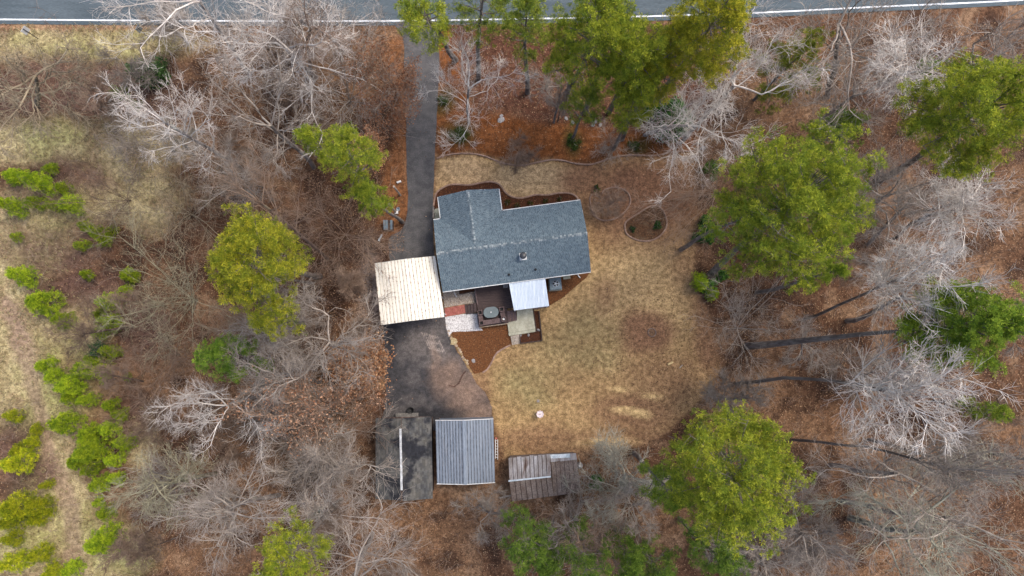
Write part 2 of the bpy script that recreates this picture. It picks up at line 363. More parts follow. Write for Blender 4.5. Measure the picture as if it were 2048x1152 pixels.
# ------------------------------------------------------------------ ground sheet (fine in the surveyed plot, coarse to the horizon)
def axis(lo, hi, step):
    a = np.arange(lo, hi + 1e-6, step)
    ext = np.array([1.0, 2.5, 5, 10, 20, 45, 100, 250, 600])
    return np.concatenate([lo - ext[::-1], a, hi + ext])
gx, gy = axis(-50, 50, .24), axis(-22, 36, .24)
GX, GY = np.meshgrid(gx, gy, indexing='xy')
gc, gm = ground_colour(GX, GY)
gz = (-.02 - .05 * fbm(GX * 24, GY * 24, 60, 77) * gm['woods']).astype(np.float32)
nx, ny = len(gx), len(gy)
idx = np.arange(nx * ny).reshape(ny, nx)
F = np.stack([idx[:-1, :-1], idx[:-1, 1:], idx[1:, 1:], idx[1:, :-1]], -1).reshape(-1, 4)
me = mesh_np("ground", np.stack([GX, GY, gz], -1).reshape(-1, 3), F, [M['ground']])
ca = me.color_attributes.new("Col", 'FLOAT_COLOR', 'POINT')
ca.data.foreach_set("color", np.concatenate([gc.reshape(-1, 3), np.ones((nx * ny, 1))], 1).astype(np.float32).ravel())
me.shade_smooth()
tag(link("ground", me), kind='structure')

def px_poly(pts, z): return [at(a, b, z) for a, b in pts]
def sheet(name, pts, z, m, kind='structure', thick=.05):
    o = MB().prism([(p.x, p.y) for p in px_poly(pts, z)], z - thick, z).build(name, m); return tag(o, kind=kind)
def smooth_px(pts, n=6, closed=False):
    out = []; P = [np.array(p, float) for p in pts]; k = len(P); rng = range(k if closed else k - 1)
    for i in rng:
        g = (lambda j: P[j % k]) if closed else (lambda j: P[min(max(j, 0), k - 1)])
        p0, p1, p2, p3 = g(i - 1), g(i), g(i + 1), g(i + 2)
        for t in np.arange(n) / n:
            out.append(.5 * ((2 * p1) + (-p0 + p2) * t + (2 * p0 - 5 * p1 + 4 * p2 - p3) * t * t + (-p0 + 3 * p1 - 3 * p2 + p3) * t ** 3))
    if not closed: out.append(P[-1])
    return [tuple(p) for p in out]
def wob(pts, amp, seed):
    r = random.Random(seed); return [(a + r.uniform(-amp, amp), b + r.uniform(-amp, amp)) for a, b in pts]
def strip(name, line, w0, w1, z, m, thick=.03):
    """band along a ground polyline between offsets w0 and w1 (metres towards +Y side)"""
    a = []; b = []
    for i, p in enumerate(line):
        t = (line[min(i + 1, len(line) - 1)] - line[max(i - 1, 0)]).normalized(); nrm = Vector((-t.y, t.x, 0))
        a.append(p + nrm * w0); b.append(p + nrm * w1)
    mb = MB()
    for i in range(len(line) - 1): mb.add([(q.x, q.y, z) for q in (a[i], a[i + 1], b[i + 1], b[i])], [(0, 1, 2, 3)])
    return tag(mb.build(name, m), kind='structure')

# road along the top with its white edge line
edge = [at(a, b) for a, b in smooth_px([(-400, 36), (0, 39), (330, 41.5), (760, 42), (1150, 36), (1480, 27), (1750, 14), (2048, 0), (2500, -30)], 8)]
strip("road", edge, -.42, 7.2, 0.0, M['road']); strip("road_marking", edge, -.06, .08, .005, M['paint'])
# driveway
drive = smooth_px([(806, 36), (870, 36)], 1) + smooth_px([(876, 60), (878, 130), (875, 200), (872, 260), (869, 320), (867, 380), (865, 440), (868, 520)], 4) + \
        smooth_px([(780, 525), (778, 478), (800, 462), (812, 440), (816, 400), (813, 340), (812, 250), (808, 150), (807, 80), (790, 52)], 4)
sheet("driveway", wob(drive, .8, 3), .004, M['asphalt'])
yard = smooth_px([(766, 640), (890, 625)], 1) + smooth_px([(895, 655), (905, 680), (922, 712), (940, 740), (955, 765), (975, 790), (984, 815), (988, 860)], 4) + \
       smooth_px([(850, 862), (768, 858), (770, 800), (769, 720), (766, 660)], 4)
def parking_pad():
    poly = np.array([tuple(at(a, b, 0)[:2]) for a, b in wob(yard, .9, 5)]); lo, hi = poly.min(0), poly.max(0); st_ = .09
    xs, ys = np.arange(lo[0], hi[0] + st_, st_), np.arange(lo[1], hi[1] + st_, st_); XX, YY = np.meshgrid(xs, ys); sd = poly_sd(XX, YY, poly)
    u, v = pix(XX, YY); wu = u + 22 * (fbm(u, v, 30, 91) - .5); wv = v + 22 * (fbm(u, v, 30, 92) - .5); md = fbm(u, v, 26, 93); sm = fbm(u, v, 8, 94)
    c = lerp(C(.036, .035, .038), C(.070, .064, .064), sstep(md, .35, .65))
    c = lerp(c, C(.20, .135, .10), np.maximum.reduce([ell(wu, wv, 895, 755, 34, 42, .6), ell(wu, wv, 935, 790, 42, 45, .6), ell(wu, wv, 960, 825, 34, 24, .6), ell(wu, wv, 870, 715, 10, 34, .6)]) * (.35 + .65 * md))
    c = lerp(c, C(.17, .145, .13), ell(wu, wv, 858, 690, 40, 34, .7) * .35)
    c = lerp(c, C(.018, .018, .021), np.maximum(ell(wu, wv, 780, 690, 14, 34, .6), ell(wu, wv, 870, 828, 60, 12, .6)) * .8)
    for k in range(7):                                 # plough scrapes
        x0 = 843 + k * 5.2; t = (v - 664 - k * 1.5) / 34; d_ = np.abs(u - x0 - t * 17 - 2 * (sm - .5))
        c = lerp(c, C(.30, .25, .22), (1 - sstep(d_, .3, 2.0)) * (t > 0) * (t < 1) * (fbm(u, v, 7, 95 + k) > .42) * .75)
    pts = [(931, 743), (924, 751), (918, 766), (908, 774), (898, 771)]
    for a, b in zip(pts[:-1], pts[1:]):                # a crack
        t = np.clip(((u - a[0]) * (b[0] - a[0]) + (v - a[1]) * (b[1] - a[1])) / ((b[0] - a[0]) ** 2 + (b[1] - a[1]) ** 2), 0, 1)
        c = lerp(c, C(.05, .022, .015), 1 - sstep(np.hypot(u - a[0] - t * (b[0] - a[0]) + 2 * (sm - .5), v - a[1] - t * (b[1] - a[1])), .6, 1.8))
    n0, n1 = XX.shape; id_ = np.arange(n0 * n1).reshape(n0, n1); q = np.stack([id_[:-1, :-1], id_[:-1, 1:], id_[1:, 1:], id_[1:, :-1]], -1); ok = (sd[:-1, :-1] > 0) & (sd[1:, 1:] > 0) & (sd[1:, :-1] > 0) & (sd[:-1, 1:] > 0)
    me = mesh_np("parking_pad", np.stack([XX, YY, np.full_like(XX, .005)], -1).reshape(-1, 3), q[ok], [M['pad']])
    ca = me.color_attributes.new("Col", 'FLOAT_COLOR', 'POINT'); ca.data.foreach_set("color", np.concatenate([c.reshape(-1, 3), np.ones((n0 * n1, 1))], 1).astype(np.float32).ravel())
    tag(link("parking_pad", me), kind='structure')
parking_pad()
sheet("carport_floor", [(760, 528), (872, 514), (890, 634), (765, 650)], .009, M['asphalt_old'])
# mulch beds
sheet("mulch_bed", smooth_px([(866, 412), (872, 389), (885, 377), (905, 370), (940, 371), (965, 366), (985, 365), (1000, 371), (1012, 387), (1025, 395), (1045, 397), (1070, 391), (1095, 391), (1120, 387), (1140, 388), (1152, 395), (1158, 410)], 4) + [(1160, 440), (1000, 450), (870, 470)], .006, M['mulch_dark'])
sheet("mulch_bed", [(902, 662), (965, 650), (1016, 640), (1026, 690)] + smooth_px([(1020, 690), (1005, 698), (992, 708), (983, 725), (975, 738), (965, 744)], 4) + [(948, 748), (932, 722), (912, 690)], .006, M['mulch'])
sheet("mulch_bed", [(1092, 560), (1180, 545), (1172, 556), (1150, 574), (1125, 596), (1098, 612), (1070, 618), (1062, 600)], .006, M['mulch'])
sheet("mulch_bed", [(1060, 622), (1078, 622), (1083, 680), (1040, 686), (1036, 672), (1066, 664)], .008, M['mulch_dark'])
LOOP_B = smooth_px([(1250, 448), (1256, 440), (1275, 428), (1297, 414), (1312, 412), (1325, 420), (1333, 440), (1332, 455), (1322, 470), (1305, 480), (1285, 482), (1265, 476), (1252, 465)], 4, True)
sheet("mulch_bed", LOOP_B, .006, M['mulch_old'])

# ------------------------------------------------------------------ house
def frame(p, q):
    ex = Vector((q.x - p.x, q.y - p.y, 0)); L = ex.length; ex.normalize(); return ex, Vector((-ex.y, ex.x, 0)), L
EZ = Vector((0, 0, 1))
def shingle_field(rng, o, ex, es, width, slope_len, nrm, expo=.13, wmin=.09, wmax=.24, clip=None):
    """courses of shingle tabs: o = eave corner, ex along the eave, es up the slope, returns verts and faces"""
    V = []; Fc = []; n = int(slope_len / expo)
    for r in range(n + 1):
        s0, s1 = r * expo - .02, min((r + 1) * expo + .02, slope_len)
        if s1 <= s0: continue
        x = -rng.uniform(0, wmax)
        while x < width:
            wd = rng.uniform(wmin, wmax); a, b = max(x, 0), min(x + wd - .008, width); x += wd
            if b - a < .02: continue
            h = rng.choice((.010, .014, .022)); k = len(V)
            V += [o + ex * a + es * s0 + nrm * .001, o + ex * b + es * s0 + nrm * .001, o + ex * b + es * s0 + nrm * h, o + ex * a + es * s0 + nrm * h,
                  o + ex * b + es * s1 + nrm * .003, o + ex * a + es * s1 + nrm * .003]
            Fc += [(k, k + 1, k + 2, k + 3), (k + 3, k + 2, k + 4, k + 5)]
    return V, Fc
def ridge_caps(rng, a, b, side, dz, m, parent, step=.16):
    mb = MB(); d = (b - a); L = d.length; d.normalize(); t = 0
    while t < L - .05:
        p = a + d * (t + step * .5); hl = step * .47 * rng.uniform(.85, 1)
        for sg in (-1, 1):
            q = side * sg
            v = [p - d * hl + EZ * .045, p + d * hl + EZ * .03, p + d * hl + q * .13 + EZ * (.03 - dz * .13), p - d * hl + q * .13 + EZ * (.045 - dz * .13)]
            mb.add(v, [(0, 1, 2, 3) if sg > 0 else (3, 2, 1, 0)])
        t += step
    return tag(mb.build("ridge_caps", m, parent), kind='stuff')

ZE = 2.75
SW, SE, NE, NW = at(886, 583, ZE), at(1181, 543, ZE), at(1162, 401, ZE), at(866, 440, ZE)
hx, hy, HW = frame(SW, SE); HW = (HW + (NE - NW).length) / 2; HD = ((NW - SW).dot(hy) + (NE - SE).dot(hy)) / 2
HO = SW + hx * .5 * ((NW - SW).dot(hx))
PITCH = .42
def hp(a, b, z): return Vector((HO.x, HO.y, 0)) + hx * a + hy * b + EZ * z
def hl(p): d = p - HO; return d.dot(hx), d.dot(hy)
wx0 = (hl(at(876, 393, ZE))[0] + hl(at(882, 437, ZE))[0]) / 2; wx1 = (hl(at(998, 378, ZE))[0] + hl(at(1002, 420, ZE))[0]) / 2
wy1 = (hl(at(876, 393, ZE))[1] + hl(at(998, 378, ZE))[1]) / 2
RZ = ZE + PITCH * HD / 2; wm = (wx0 + wx1) / 2; WRZ = ZE + PITCH * (wx1 - wx0) / 2
rr = random.Random(12)
house = thing("house", hp(HW / 2, HD / 2, 0), "ranch house with blue grey shingle roof and a front gable wing", "house")
# walls (inset under the eaves) with openings
IN = .42
mb = MB().prism([tuple(hp(a, b, 0)[:2]) for a, b in ((IN, IN), (HW - IN, IN), (HW - IN, HD - IN), (IN, HD - IN))], -.1, ZE - .02)
mb.add([hp(IN, HD / 2, RZ - .2), hp(IN, IN, ZE - .02), hp(IN, HD - IN, ZE - .02)], [(0, 1, 2)]); mb.add([hp(HW - IN, HD / 2, RZ - .2), hp(HW - IN, IN, ZE - .02), hp(HW - IN, HD - IN, ZE - .02)], [(0, 2, 1)])
wall = mb.build("wall", M['siding'], house)
mb = MB().prism([tuple(hp(a, b, 0)[:2]) for a, b in ((wx0 + IN, HD - IN + .003), (wx1 - IN, HD - IN + .003), (wx1 - IN, wy1 - .3), (wx0 + IN, wy1 - .3))], -.1, ZE - .03)
mb.add([hp(wm, wy1 - .3, WRZ - .2), hp(wx0 + IN, wy1 - .3, ZE - .03), hp(wx1 - IN, wy1 - .3, ZE - .03)], [(0, 2, 1)])
mb.build("wall", M['siding'], house)
def opening(name, p, ax, nrm, wd, ht, m, par):
    f = MB().box(p, ax, EZ, nrm, wd / 2 + .07, ht / 2 + .07, .03).build(name, M['white'], par)
    MB().box(p + nrm * .02, ax, EZ, nrm, wd / 2, ht / 2, .025).build("pane" if name == "window" else "panel", m, f)
for a in (5.6, 7.6, 10.0): opening("window", hp(a, HD - IN + .03, 1.5), hx, hy, .9, 1.2, M['glass'], house)
for a in (1.6, 8.4, 10.6): opening("window", hp(a, IN - .03, 1.5), hx, -hy, .9, 1.1, M['glass'], house)
opening("door", hp(4.2, IN - .03, 1.55), hx, -hy, .9, 1.9, M['white'], house)
for s in (-1, 1): opening("window", hp(wm + s * 1.1, wy1 - .27, 1.5), hx, hy, .8, 1.2, M['glass'], house)
opening("window", hp(HW - IN + .03, 2.0, 1.5), hy, hx, .9, 1.1, M['glass'], house)
# roof boards
def slab_roof(pts, th, name, m, par):
    mb = MB(); n = len(pts); mb.add([p - EZ * th for p in pts] + list(pts), [tuple(reversed(range(n))), tuple(range(n, 2 * n))] + [(i, (i + 1) % n, n + (i + 1) % n, n + i) for i in range(n)])
    return mb.build(name, m, par)
roof = slab_roof([hp(0, 0, ZE), hp(HW, 0, ZE), hp(HW, HD / 2, RZ), hp(0, HD / 2, RZ)], .1, "roof", M['white'], house)
slab_roof([hp(HW, HD, ZE), hp(0, HD, ZE), hp(0, HD / 2, RZ), hp(HW, HD / 2, RZ)], .1, "roof", M['white'], house)
wyi = HD / 2 + .3
slab_roof([hp(wx0, wy1, ZE), hp(wx0, wyi, ZE), hp(wm, wyi, WRZ), hp(wm, wy1, WRZ)], .1, "roof", M['white'], house)
slab_roof([hp(wx1, wyi, ZE), hp(wx1, wy1, ZE), hp(wm, wy1, WRZ), hp(wm, wyi, WRZ)], .1, "roof", M['white'], house)
V, Fc = [], []
def addf(vf):
    o = len(V); V.extend(vf[0]); Fc.extend(tuple(i + o for i in f) for f in vf[1])
sl = math.hypot(1, PITCH)
SL = HD / 2 * sl
up_s = (hy + EZ * PITCH).normalized(); up_n = (-hy + EZ * PITCH).normalized()
addf(shingle_field(rr, hp(0, 0, ZE), hx, up_s, HW, SL, hx.cross(up_s)))
addf(shingle_field(rr, hp(HW, HD, ZE), -hx, up_n, HW, SL, (-hx).cross(up_n)))
up_w = (hx + EZ * PITCH).normalized(); up_e = (-hx + EZ * PITCH).normalized()
WSL = (wx1 - wx0) / 2 * sl
# the wing's shingles stop where they would run below the main slope
for o, ex_, es_ in ((hp(wx0, wy1, ZE), -hy, up_w), (hp(wx1, wyi, ZE), hy, up_e)):
    vf = shingle_field(rr, o, ex_, es_, wy1 - wyi, WSL, ex_.cross(es_))
    keep = []
    for i in range(0, len(vf[1]), 2):
        ids = vf[1][i] + vf[1][i + 1]; c = sum((vf[0][k] for k in ids), Vector()) / 8
        a, b = hl(c)
        if c.z > ZE + PITCH * (HD - b) - .04 or b > HD: keep += [vf[1][i], vf[1][i + 1]]
    addf((vf[0], keep))
sh = MB(); sh.v = [tuple(p) for p in V]; sh.f = Fc
tag(sh.build("shingles", M['shingle'], house), kind='stuff')
ridge_caps(rr, hp(0, HD / 2, RZ), hp(HW, HD / 2, RZ), hy, PITCH, M['shingle_cap'], house)
ridge_caps(rr, hp(wm, wy1, WRZ), hp(wm, HD / 2 + .5, WRZ), hx, PITCH, M['shingle_cap'], house)
# gutters and rake boards
def gut(a, b): MB().bar(a, b, .055, .09).build("gutter", M['white'], house)
gut(hp(.02, -.05, ZE - .03), hp(HW - .02, -.05, ZE - .03)); gut(hp(wx1 + .1, HD + .05, ZE - .03), hp(HW - .02, HD + .05, ZE - .03)); gut(hp(0, HD + .05, ZE - .03), hp(wx0 - .1, HD + .05, ZE - .03))
gut(hp(wx0 - .05, wy1 - .02, ZE - .03), hp(wx0 - .05, HD + .1, ZE - .03)); gut(hp(wx1 + .05, wy1 - .02, ZE - .03), hp(wx1 + .05, HD + .1, ZE - .03))
for a in (.03, HW - .03):
    for s in (0, 1): MB().bar(hp(a, s * HD, ZE - .17), hp(a, HD / 2, RZ - .17), .03, .14).build("rake_board", M['white'], house)
for s in (wx0, wx1): MB().bar(hp(s, wy1 - .03, ZE - .16), hp(wm, wy1 - .03, WRZ - .16), .03, .14).build("rake_board", M['white'], house)
for (u, v, e) in ((1162, 548, .35), (902, 580, .75)):
    a = at(u, v, ZE); la, lb = hl(a)
    MB().tube([hp(la, -.05, ZE - .06), hp(la, IN - .06, ZE - .4), hp(la, IN - .06, .25), hp(la + .05, IN - .4, .1), hp(la + .2, -e * .5, .08)], .045, 6).build("downspout", M['white'], house)
for (u, v) in ((1028, 534), ):
    pass
# flue with its square flashing, two vent pipes
def on_roof(u, v):
    p = at(u, v, ZE + .6)
    for _ in range(4):
        a, b = hl(p); z = ZE + PITCH * min(b, HD - b); p = at(u, v, z)
    return p
p = on_roof(1046, 513)
fl = MB().box(p + EZ * .03, hx, up_s, hx.cross(up_s), .30, .30, .02).build("flue_flashing", M['white'], house)
MB().lathe(p - EZ * .05, [(.17, 0), (.17, .55), (.18, .56), (.18, .60)], 20).build("flue_pipe", M['galv'], house, True)
MB().lathe(p + EZ * .56, [(.26, 0), (.28, .03), (.28, .10), (.24, .14), (.10, .19), (.02, .20)], 22).build("flue_cap", M['dark_metal'], house, True)
for u, v in ((1018, 549), (1071, 539)):
    p = on_roof(u, v); MB().lathe(p - EZ * .05, [(.11, 0), (.11, .08), (.055, .10), (.055, .35)], 10).build("vent_pipe", M['black'], house)
# side stoop tucked beside the wing
st = tag(MB().prism([tuple(at(a, b, .3)[:2]) for a, b in ((868, 418), (880, 416), (883, 440), (869, 442))], 0, .3).build("stoop", M['slab']), "small concrete stoop against the west side of the front wing", "stoop")
rl = thing("stoop_rail", at(870, 430, .3), "pale wooden rail along the small concrete stoop", "rail")
for v in (418, 429, 440): MB().bar(at(869, v, .3), at(869, v, .3) + EZ * .9, .07, .07).build("post", M['wood_pale'], rl)
MB().bar(at(869, 418, .3) + EZ * .9, at(869, 440, .3) + EZ * .9, .09, .05).build("handrail", M['wood_pale'], rl)

# ------------------------------------------------------------------ sheet-metal roofs
def metal_gable(root, NWp, NEp, SEp, SWp, ze, rise, npan, m, rib=.03, seam=None):
    """ribbed sheets running along the ridge (N-S), each its own part; corners are photo pixels of the eave corners"""
    a, b, c, d = at(*NWp, ze), at(*NEp, ze), at(*SEp, ze), at(*SWp, ze)
    def P(s, t):                                   # s across (0..1), t from north to south
        q = a.lerp(b, s).lerp(d.lerp(c, s), t); return Vector((q.x, q.y, ze + rise * (1 - abs(2 * s - 1))))
    W = (b - a).length; nv = {}
    for i in range(npan):
        s0, s1 = i / npan, (i + 1) / npan; mb = MB()
        f = min(.028 / (W / npan), .2) * (s1 - s0)
        ss = [s0 + .0004, s0 + f, s0 + 2 * f, s0 + .5 * (s1 - s0) - f * .8, s0 + .5 * (s1 - s0), s0 + .5 * (s1 - s0) + f * .8, s1 - f, s1 + .0012]
        zz = [rib, rib, 0, 0, rib * .45, 0, 0, rib * .4]
        rr_ = random.Random(i * 31 + npan); e0, e1 = rr_.uniform(-.02, .02), rr_.uniform(-.02, .02); L = (a - d).length
        pts = []
        for t in (0 + e0 / L, 1 + e1 / L):
            for s, z in zip(ss, zz): pts.append(P(min(s, 1.0), t) + EZ * z)
        n = len(ss); fs = [(k, n + k, n + k + 1, k + 1) for k in range(n - 1)]
        low = [p - EZ * .012 for p in pts]; fs += [(2 * n + k + 1, 3 * n + k + 1, 3 * n + k, 2 * n + k) for k in range(n - 1)]
        fs += [(k + 1, 2 * n + k + 1, 2 * n + k, k) for k in range(n - 1)] + [(n + k, 3 * n + k, 3 * n + k + 1, n + k + 1) for k in range(n - 1)]
        mb.add(pts + low, fs).build("roof_panel", m, root, mat2=seam, f2=(0, 1, 6))
    return P, a, b, c, d

cpt = thing("carport", at(830, 580, 0), "open carport with rust streaked white ribbed metal roof beside the house", "carport")
P, a, b, c, d = metal_gable(cpt, (749, 527), (870.5, 512), (889, 633.5), (762, 650), 2.45, .42, 18, M['cp_roof'], .035, M['cp_seam'])
for t in (.06, .36, .66, .94):
    for s in (.015, .985):
        q = P(s, t); MB().bar((q.x, q.y, 0), (q.x, q.y, q.z - .06), .07, .07).build("post", M['white'], cpt)
    MB().bar(P(.015, t) - EZ * .07, P(.5, t) - EZ * .07, .06, .06).build("rafter", M['white'], cpt); MB().bar(P(.5, t) - EZ * .07, P(.985, t) - EZ * .07, .06, .06).build("rafter", M['white'], cpt)
for t in (.002, .998):
    for s in ((0, .5), (.5, 1)): MB().bar(P(s[0], t) - EZ * .05, P(s[1], t) - EZ * .05, .03, .09).build("end_trim", M['white'], cpt)

gsh = thing("metal_shed", at(930, 880, 0), "grey ribbed metal garage with white gable trim", "shed")
P, a, b, c, d = metal_gable(gsh, (871, 841), (986.5, 838), (990, 964.5), (874, 967), 2.6, .55, 20, M['gs_roof'], .03, M['gs_seam'])
ins = [P(.02, .02), P(.98, .02), P(.98, .98), P(.02, .98)]
for i in range(4):
    q0, q1 = ins[i], ins[(i + 1) % 4]
    MB().bar(Vector((q0.x, q0.y, 1.27)), Vector((q1.x, q1.y, 1.27)), .05, 2.54).build("wall", M['gs_roof'], gsh)
q0, q1 = P(.2, .017), P(.8, .017); MB().bar(Vector((q0.x, q0.y - .02, 1.1)), Vector((q1.x, q1.y - .02, 1.1)), .05, 2.2).build("door", M['white'], gsh)
for t in (-.004, 1.004):
    for s in ((0, .5), (.5, 1)): MB().bar(P(s[0], t) + EZ * .01, P(s[1], t) + EZ * .01, .05, .10).build("gable_trim", M['white'], gsh)
MB().box(P(.5, .5) + EZ * .055, (c - b).normalized(), (b - a).normalized(), EZ, (c - b).length / 2, .11, .006).build("ridge_flashing", M['gs_roof'], gsh)
# ladder hung on the shed's east side
ld = thing("ladder", at(993, 898, 0), "white ladder resting along the side of the grey metal garage", "ladder")
la0, la1, lb0, lb1 = at(990.5, 879, .55), at(990.5, 917, .55), at(995.5, 879, .15), at(995.5, 919, .15)
la0.x += .02; la1.x += .02
MB().bar(la0, la1, .05, .08).build("stile", M['white'], ld); MB().bar(lb0, lb1, .05, .08).build("stile", M['white'], ld)
for i in range(7):
    t = (i + .4) / 7; MB().bar(la0.lerp(la1, t), lb0.lerp(lb1, t), .035, .035).build("rung", M['white'], ld)
brk = tag(MB().prism([tuple(at(a, b, .2)[:2]) for a, b in ((990, 875), (994, 875), (994, 879), (990, 879))], 0, .2).build("brick_stack", M['paver']), "little red brick stack at the head of the white ladder", "bricks")

# dark shingled shed
bsh = thing("shingled_shed", at(808, 900, 0), "dark stained shingle roofed shed with pale metal ridge strip", "shed")
ze = 2.5; a, b, c, d = at(752, 836, ze), at(862.5, 833, ze), at(865, 997, ze), at(751.5, 998, ze)
rz = ze + .75; rn, rs = at(802, 834, rz), at(805, 998, rz)
for q in ((a, d, rs, rn), (c, b, rn, rs)): slab_roof(list(q), .1, "roof", M['timber'], bsh)
V, Fc = [], []; rr = random.Random(5)
for o, e, r0 in ((a, d, rn), (c, b, rs)):
    ex_ = (e - o); wd = ex_.length; ex_.normalize(); es_ = (r0 - o); es_ = es_ - ex_ * es_.dot(ex_); S = es_.length; es_.normalize()
    addf(shingle_field(rr, o, ex_, es_, wd, S, ex_.cross(es_), .14, .2, .34))
sh = MB(); sh.v = [tuple(p) for p in V]; sh.f = Fc; tag(sh.build("shingles", M['shed_shingle'], bsh), kind='stuff')
cen = (a + b + c + d) / 4
w4 = [cen.lerp(q, .93) for q in (a, b, c, d)]
MB().prism([(q.x, q.y) for q in w4], -.1, ze - .02).build("wall", M['timber'], bsh)
q0, q1 = at(801, 857, rz), at(803.5, 980, rz); q0.z = q1.z = rz + .05
qm = q0.lerp(q1, .5)
for s, e in ((q0, qm - (q1 - q0).normalized() * .01), (qm + (q1 - q0).normalized() * .01, q1)): MB().bar(s, e, .17, .05).build("ridge_strip", M['galv_pale'], bsh)
tag(MB().prism([tuple(at(a, b, .35)[:2]) for a, b in ((791, 826), (836, 826), (836, 836), (791, 836))], 0, .35).build("ramp_step", M['timber_grey']), "weathered wooden entry step at the shingled shed", "step")
bk = thing("bucket", at(822, 820, 0), "black rubber tub beside the shingled shed step", "tub")
MB().lathe(at(822, 820, 0), [(.20, 0), (.27, .34), (.29, .36), (.25, .36), (.19, .04)], 18).build("tub_wall", M['black'], bk, True)

# rusty shed with its lean-to and side bay
rsh = thing("rusty_shed", at(1085, 950, 0), "old rusty sheet metal shed half hidden below bare branches", "shed")
def sheets(pa, pb, pc, pd, za, zb, zc, zd, n, m, gap=.0, name="roof_panel"):
    A, B, Cc, D = at(*pa, za), at(*pb, zb), at(*pc, zc), at(*pd, zd); r = random.Random(n)
    for i in range(n):
        s0, s1 = i / n + .001, (i + 1) / n + .004; k = r.uniform(0, .02)
        q = [A.lerp(B, s0), A.lerp(B, s1), D.lerp(Cc, s1), D.lerp(Cc, s0)]; mm = (s0 + s1) / 2
        mid0, mid1 = A.lerp(B, mm), D.lerp(Cc, mm)
        e0 = r.uniform(-.03, .05) * (D - A).normalized()
        top = [q[0] + EZ * (.03 + k) - e0, A.lerp(B, s0 + .012) + EZ * k - e0, mid0 + EZ * (k + .006) - e0, q[1] + EZ * k - e0]; bot = [q[3] + EZ * (.03 + k), D.lerp(Cc, s0 + .012) + EZ * k, mid1 + EZ * (k + .006), q[2] + EZ * k]
        v = top + bot; v += [p - EZ * .012 for p in v]
        f = [(j, 4 + j, 5 + j, j + 1) for j in range(3)] + [(9 + j, 13 + j, 12 + j, 8 + j) for j in range(3)] + [(1 + j, 9 + j, 8 + j, j) for j in range(3)] + [(4 + j, 12 + j, 13 + j, 5 + j) for j in range(3)] + [(0, 8, 12, 4), (7, 15, 11, 3)]
        MB().add(v, f).build(name, m if not isinstance(m, list) else m[i % len(m)], rsh, mat2=M['rust_seam'], f2=(0,))
sheets((1016, 916), (1100, 908), (1102, 952), (1018, 961), 2.15, 2.15, 2.6, 2.6, 10, M['rust'])
sheets((1018, 962), (1102, 953), (1107, 992), (1023, 1003), 2.58, 2.58, 1.9, 1.9, 8, M['rust_brown'])
sheets((1100, 910), (1140, 908), (1141, 915), (1101, 917), 1.95, 1.95, 2.0, 2.0, 1, M['pale_sheet'])
sheets((1140, 908), (1152, 907), (1154, 920), (1141, 921), 1.95, 1.95, 2.05, 2.05, 1, M['rust'])
sheets((1101, 917), (1141, 915), (1142, 921), (1101, 924), 1.99, 1.99, 2.04, 2.04, 1, M['rust'])
sheets((1102, 925), (1154, 920), (1160, 985), (1106, 992), 2.05, 2.05, 1.8, 1.8, 6, M['rust_brown'])
MB().bar(at(1017, 962, 2.63), at(1102, 953, 2.63), .12, .03).build("ridge_flashing", M['pale_sheet'], rsh)
w4 = [at(1020, 919, 2.0), at(1150, 911, 1.85), at(1156, 982, 1.7), at(1026, 999, 1.75)]
for i in range(4):
    q0, q1 = w4[i], w4[(i + 1) % 4]; MB().bar(Vector((q0.x, q0.y, .85)), Vector((q1.x, q1.y, .85)), .04, 1.75).build("wall", M['rust_brown'], rsh)
dr = thing("drum", at(1159, 930, 0), "pale round drum standing by the rusty shed", "drum")
MB().lathe(at(1158.5, 929, 0), [(.22, 0), (.24, .05), (.24, .5), (.26, .52), (.26, .56), (.22, .62), (.10, .66)], 18).build("drum_body", M['rock'], dr, True)
MB().lathe(at(1158.5, 929, 0) + EZ * .655, [(.12, 0), (.10, .03)], 14).build("lid", M['white'], dr)
tag(MB().tube([at(999, 996, .1), at(1011, 993, .12), at(1026, 990, .1)], [.07, .08, .06], 8).build("log", M['wood_pale']), "pale log lying at the corner of the rusty shed", "log")

# ------------------------------------------------------------------ back deck and patio
def quad_px(pts, z): return [tuple(at(a, b, z)[:2]) for a, b in pts]
pr = thing("patio_cover", at(1058, 590, 0), "bluish white ribbed metal patio cover behind the house", "patio cover")
A, B, Cc, D = at(1018, 567, 2.62), at(1090, 556, 2.62), at(1098, 612, 2.3), at(1028, 621, 2.3)
n = 12
for i in range(n):
    s0, s1 = i / n + .001, (i + 1) / n + .002; v = []
    for z in (0, -.012):
        for (e0, e1) in ((A, B), (D, Cc)):
            for s, h in ((s0, .035), (s0 + .012, .035), (s0 + .022, 0), ((s0 + s1) / 2 - .01, 0), ((s0 + s1) / 2, .02), ((s0 + s1) / 2 + .01, 0), (s1, 0)): v.append(e0.lerp(e1, s) + EZ * (h + z))
    f = [(j, 7 + j, 8 + j, j + 1) for j in range(6)] + [(15 + j, 22 + j, 21 + j, 14 + j) for j in range(6)] + [(7 + j, 21 + j, 22 + j, 8 + j) for j in range(6)] + [(1 + j, 15 + j, 14 + j, j) for j in range(6)]
    MB().add(v, f).build("roof_panel", M['patio_roof'], pr, mat2=M['patio_seam'], f2=(1, 4))
for q in (D.lerp(Cc, .03), D.lerp(Cc, .97)):
    q = q + hy * .08; MB().bar((q.x, q.y, 0), (q.x, q.y, 2.24), .09, .09).build("post", M['white'], pr)
MB().bar(D + hy * .08 - EZ * .09, Cc + hy * .08 - EZ * .09, .06, .12).build("beam", M['white'], pr)
MB().bar(A - EZ * .09, B - EZ * .09, .06, .12).build("beam", M['white'], pr)

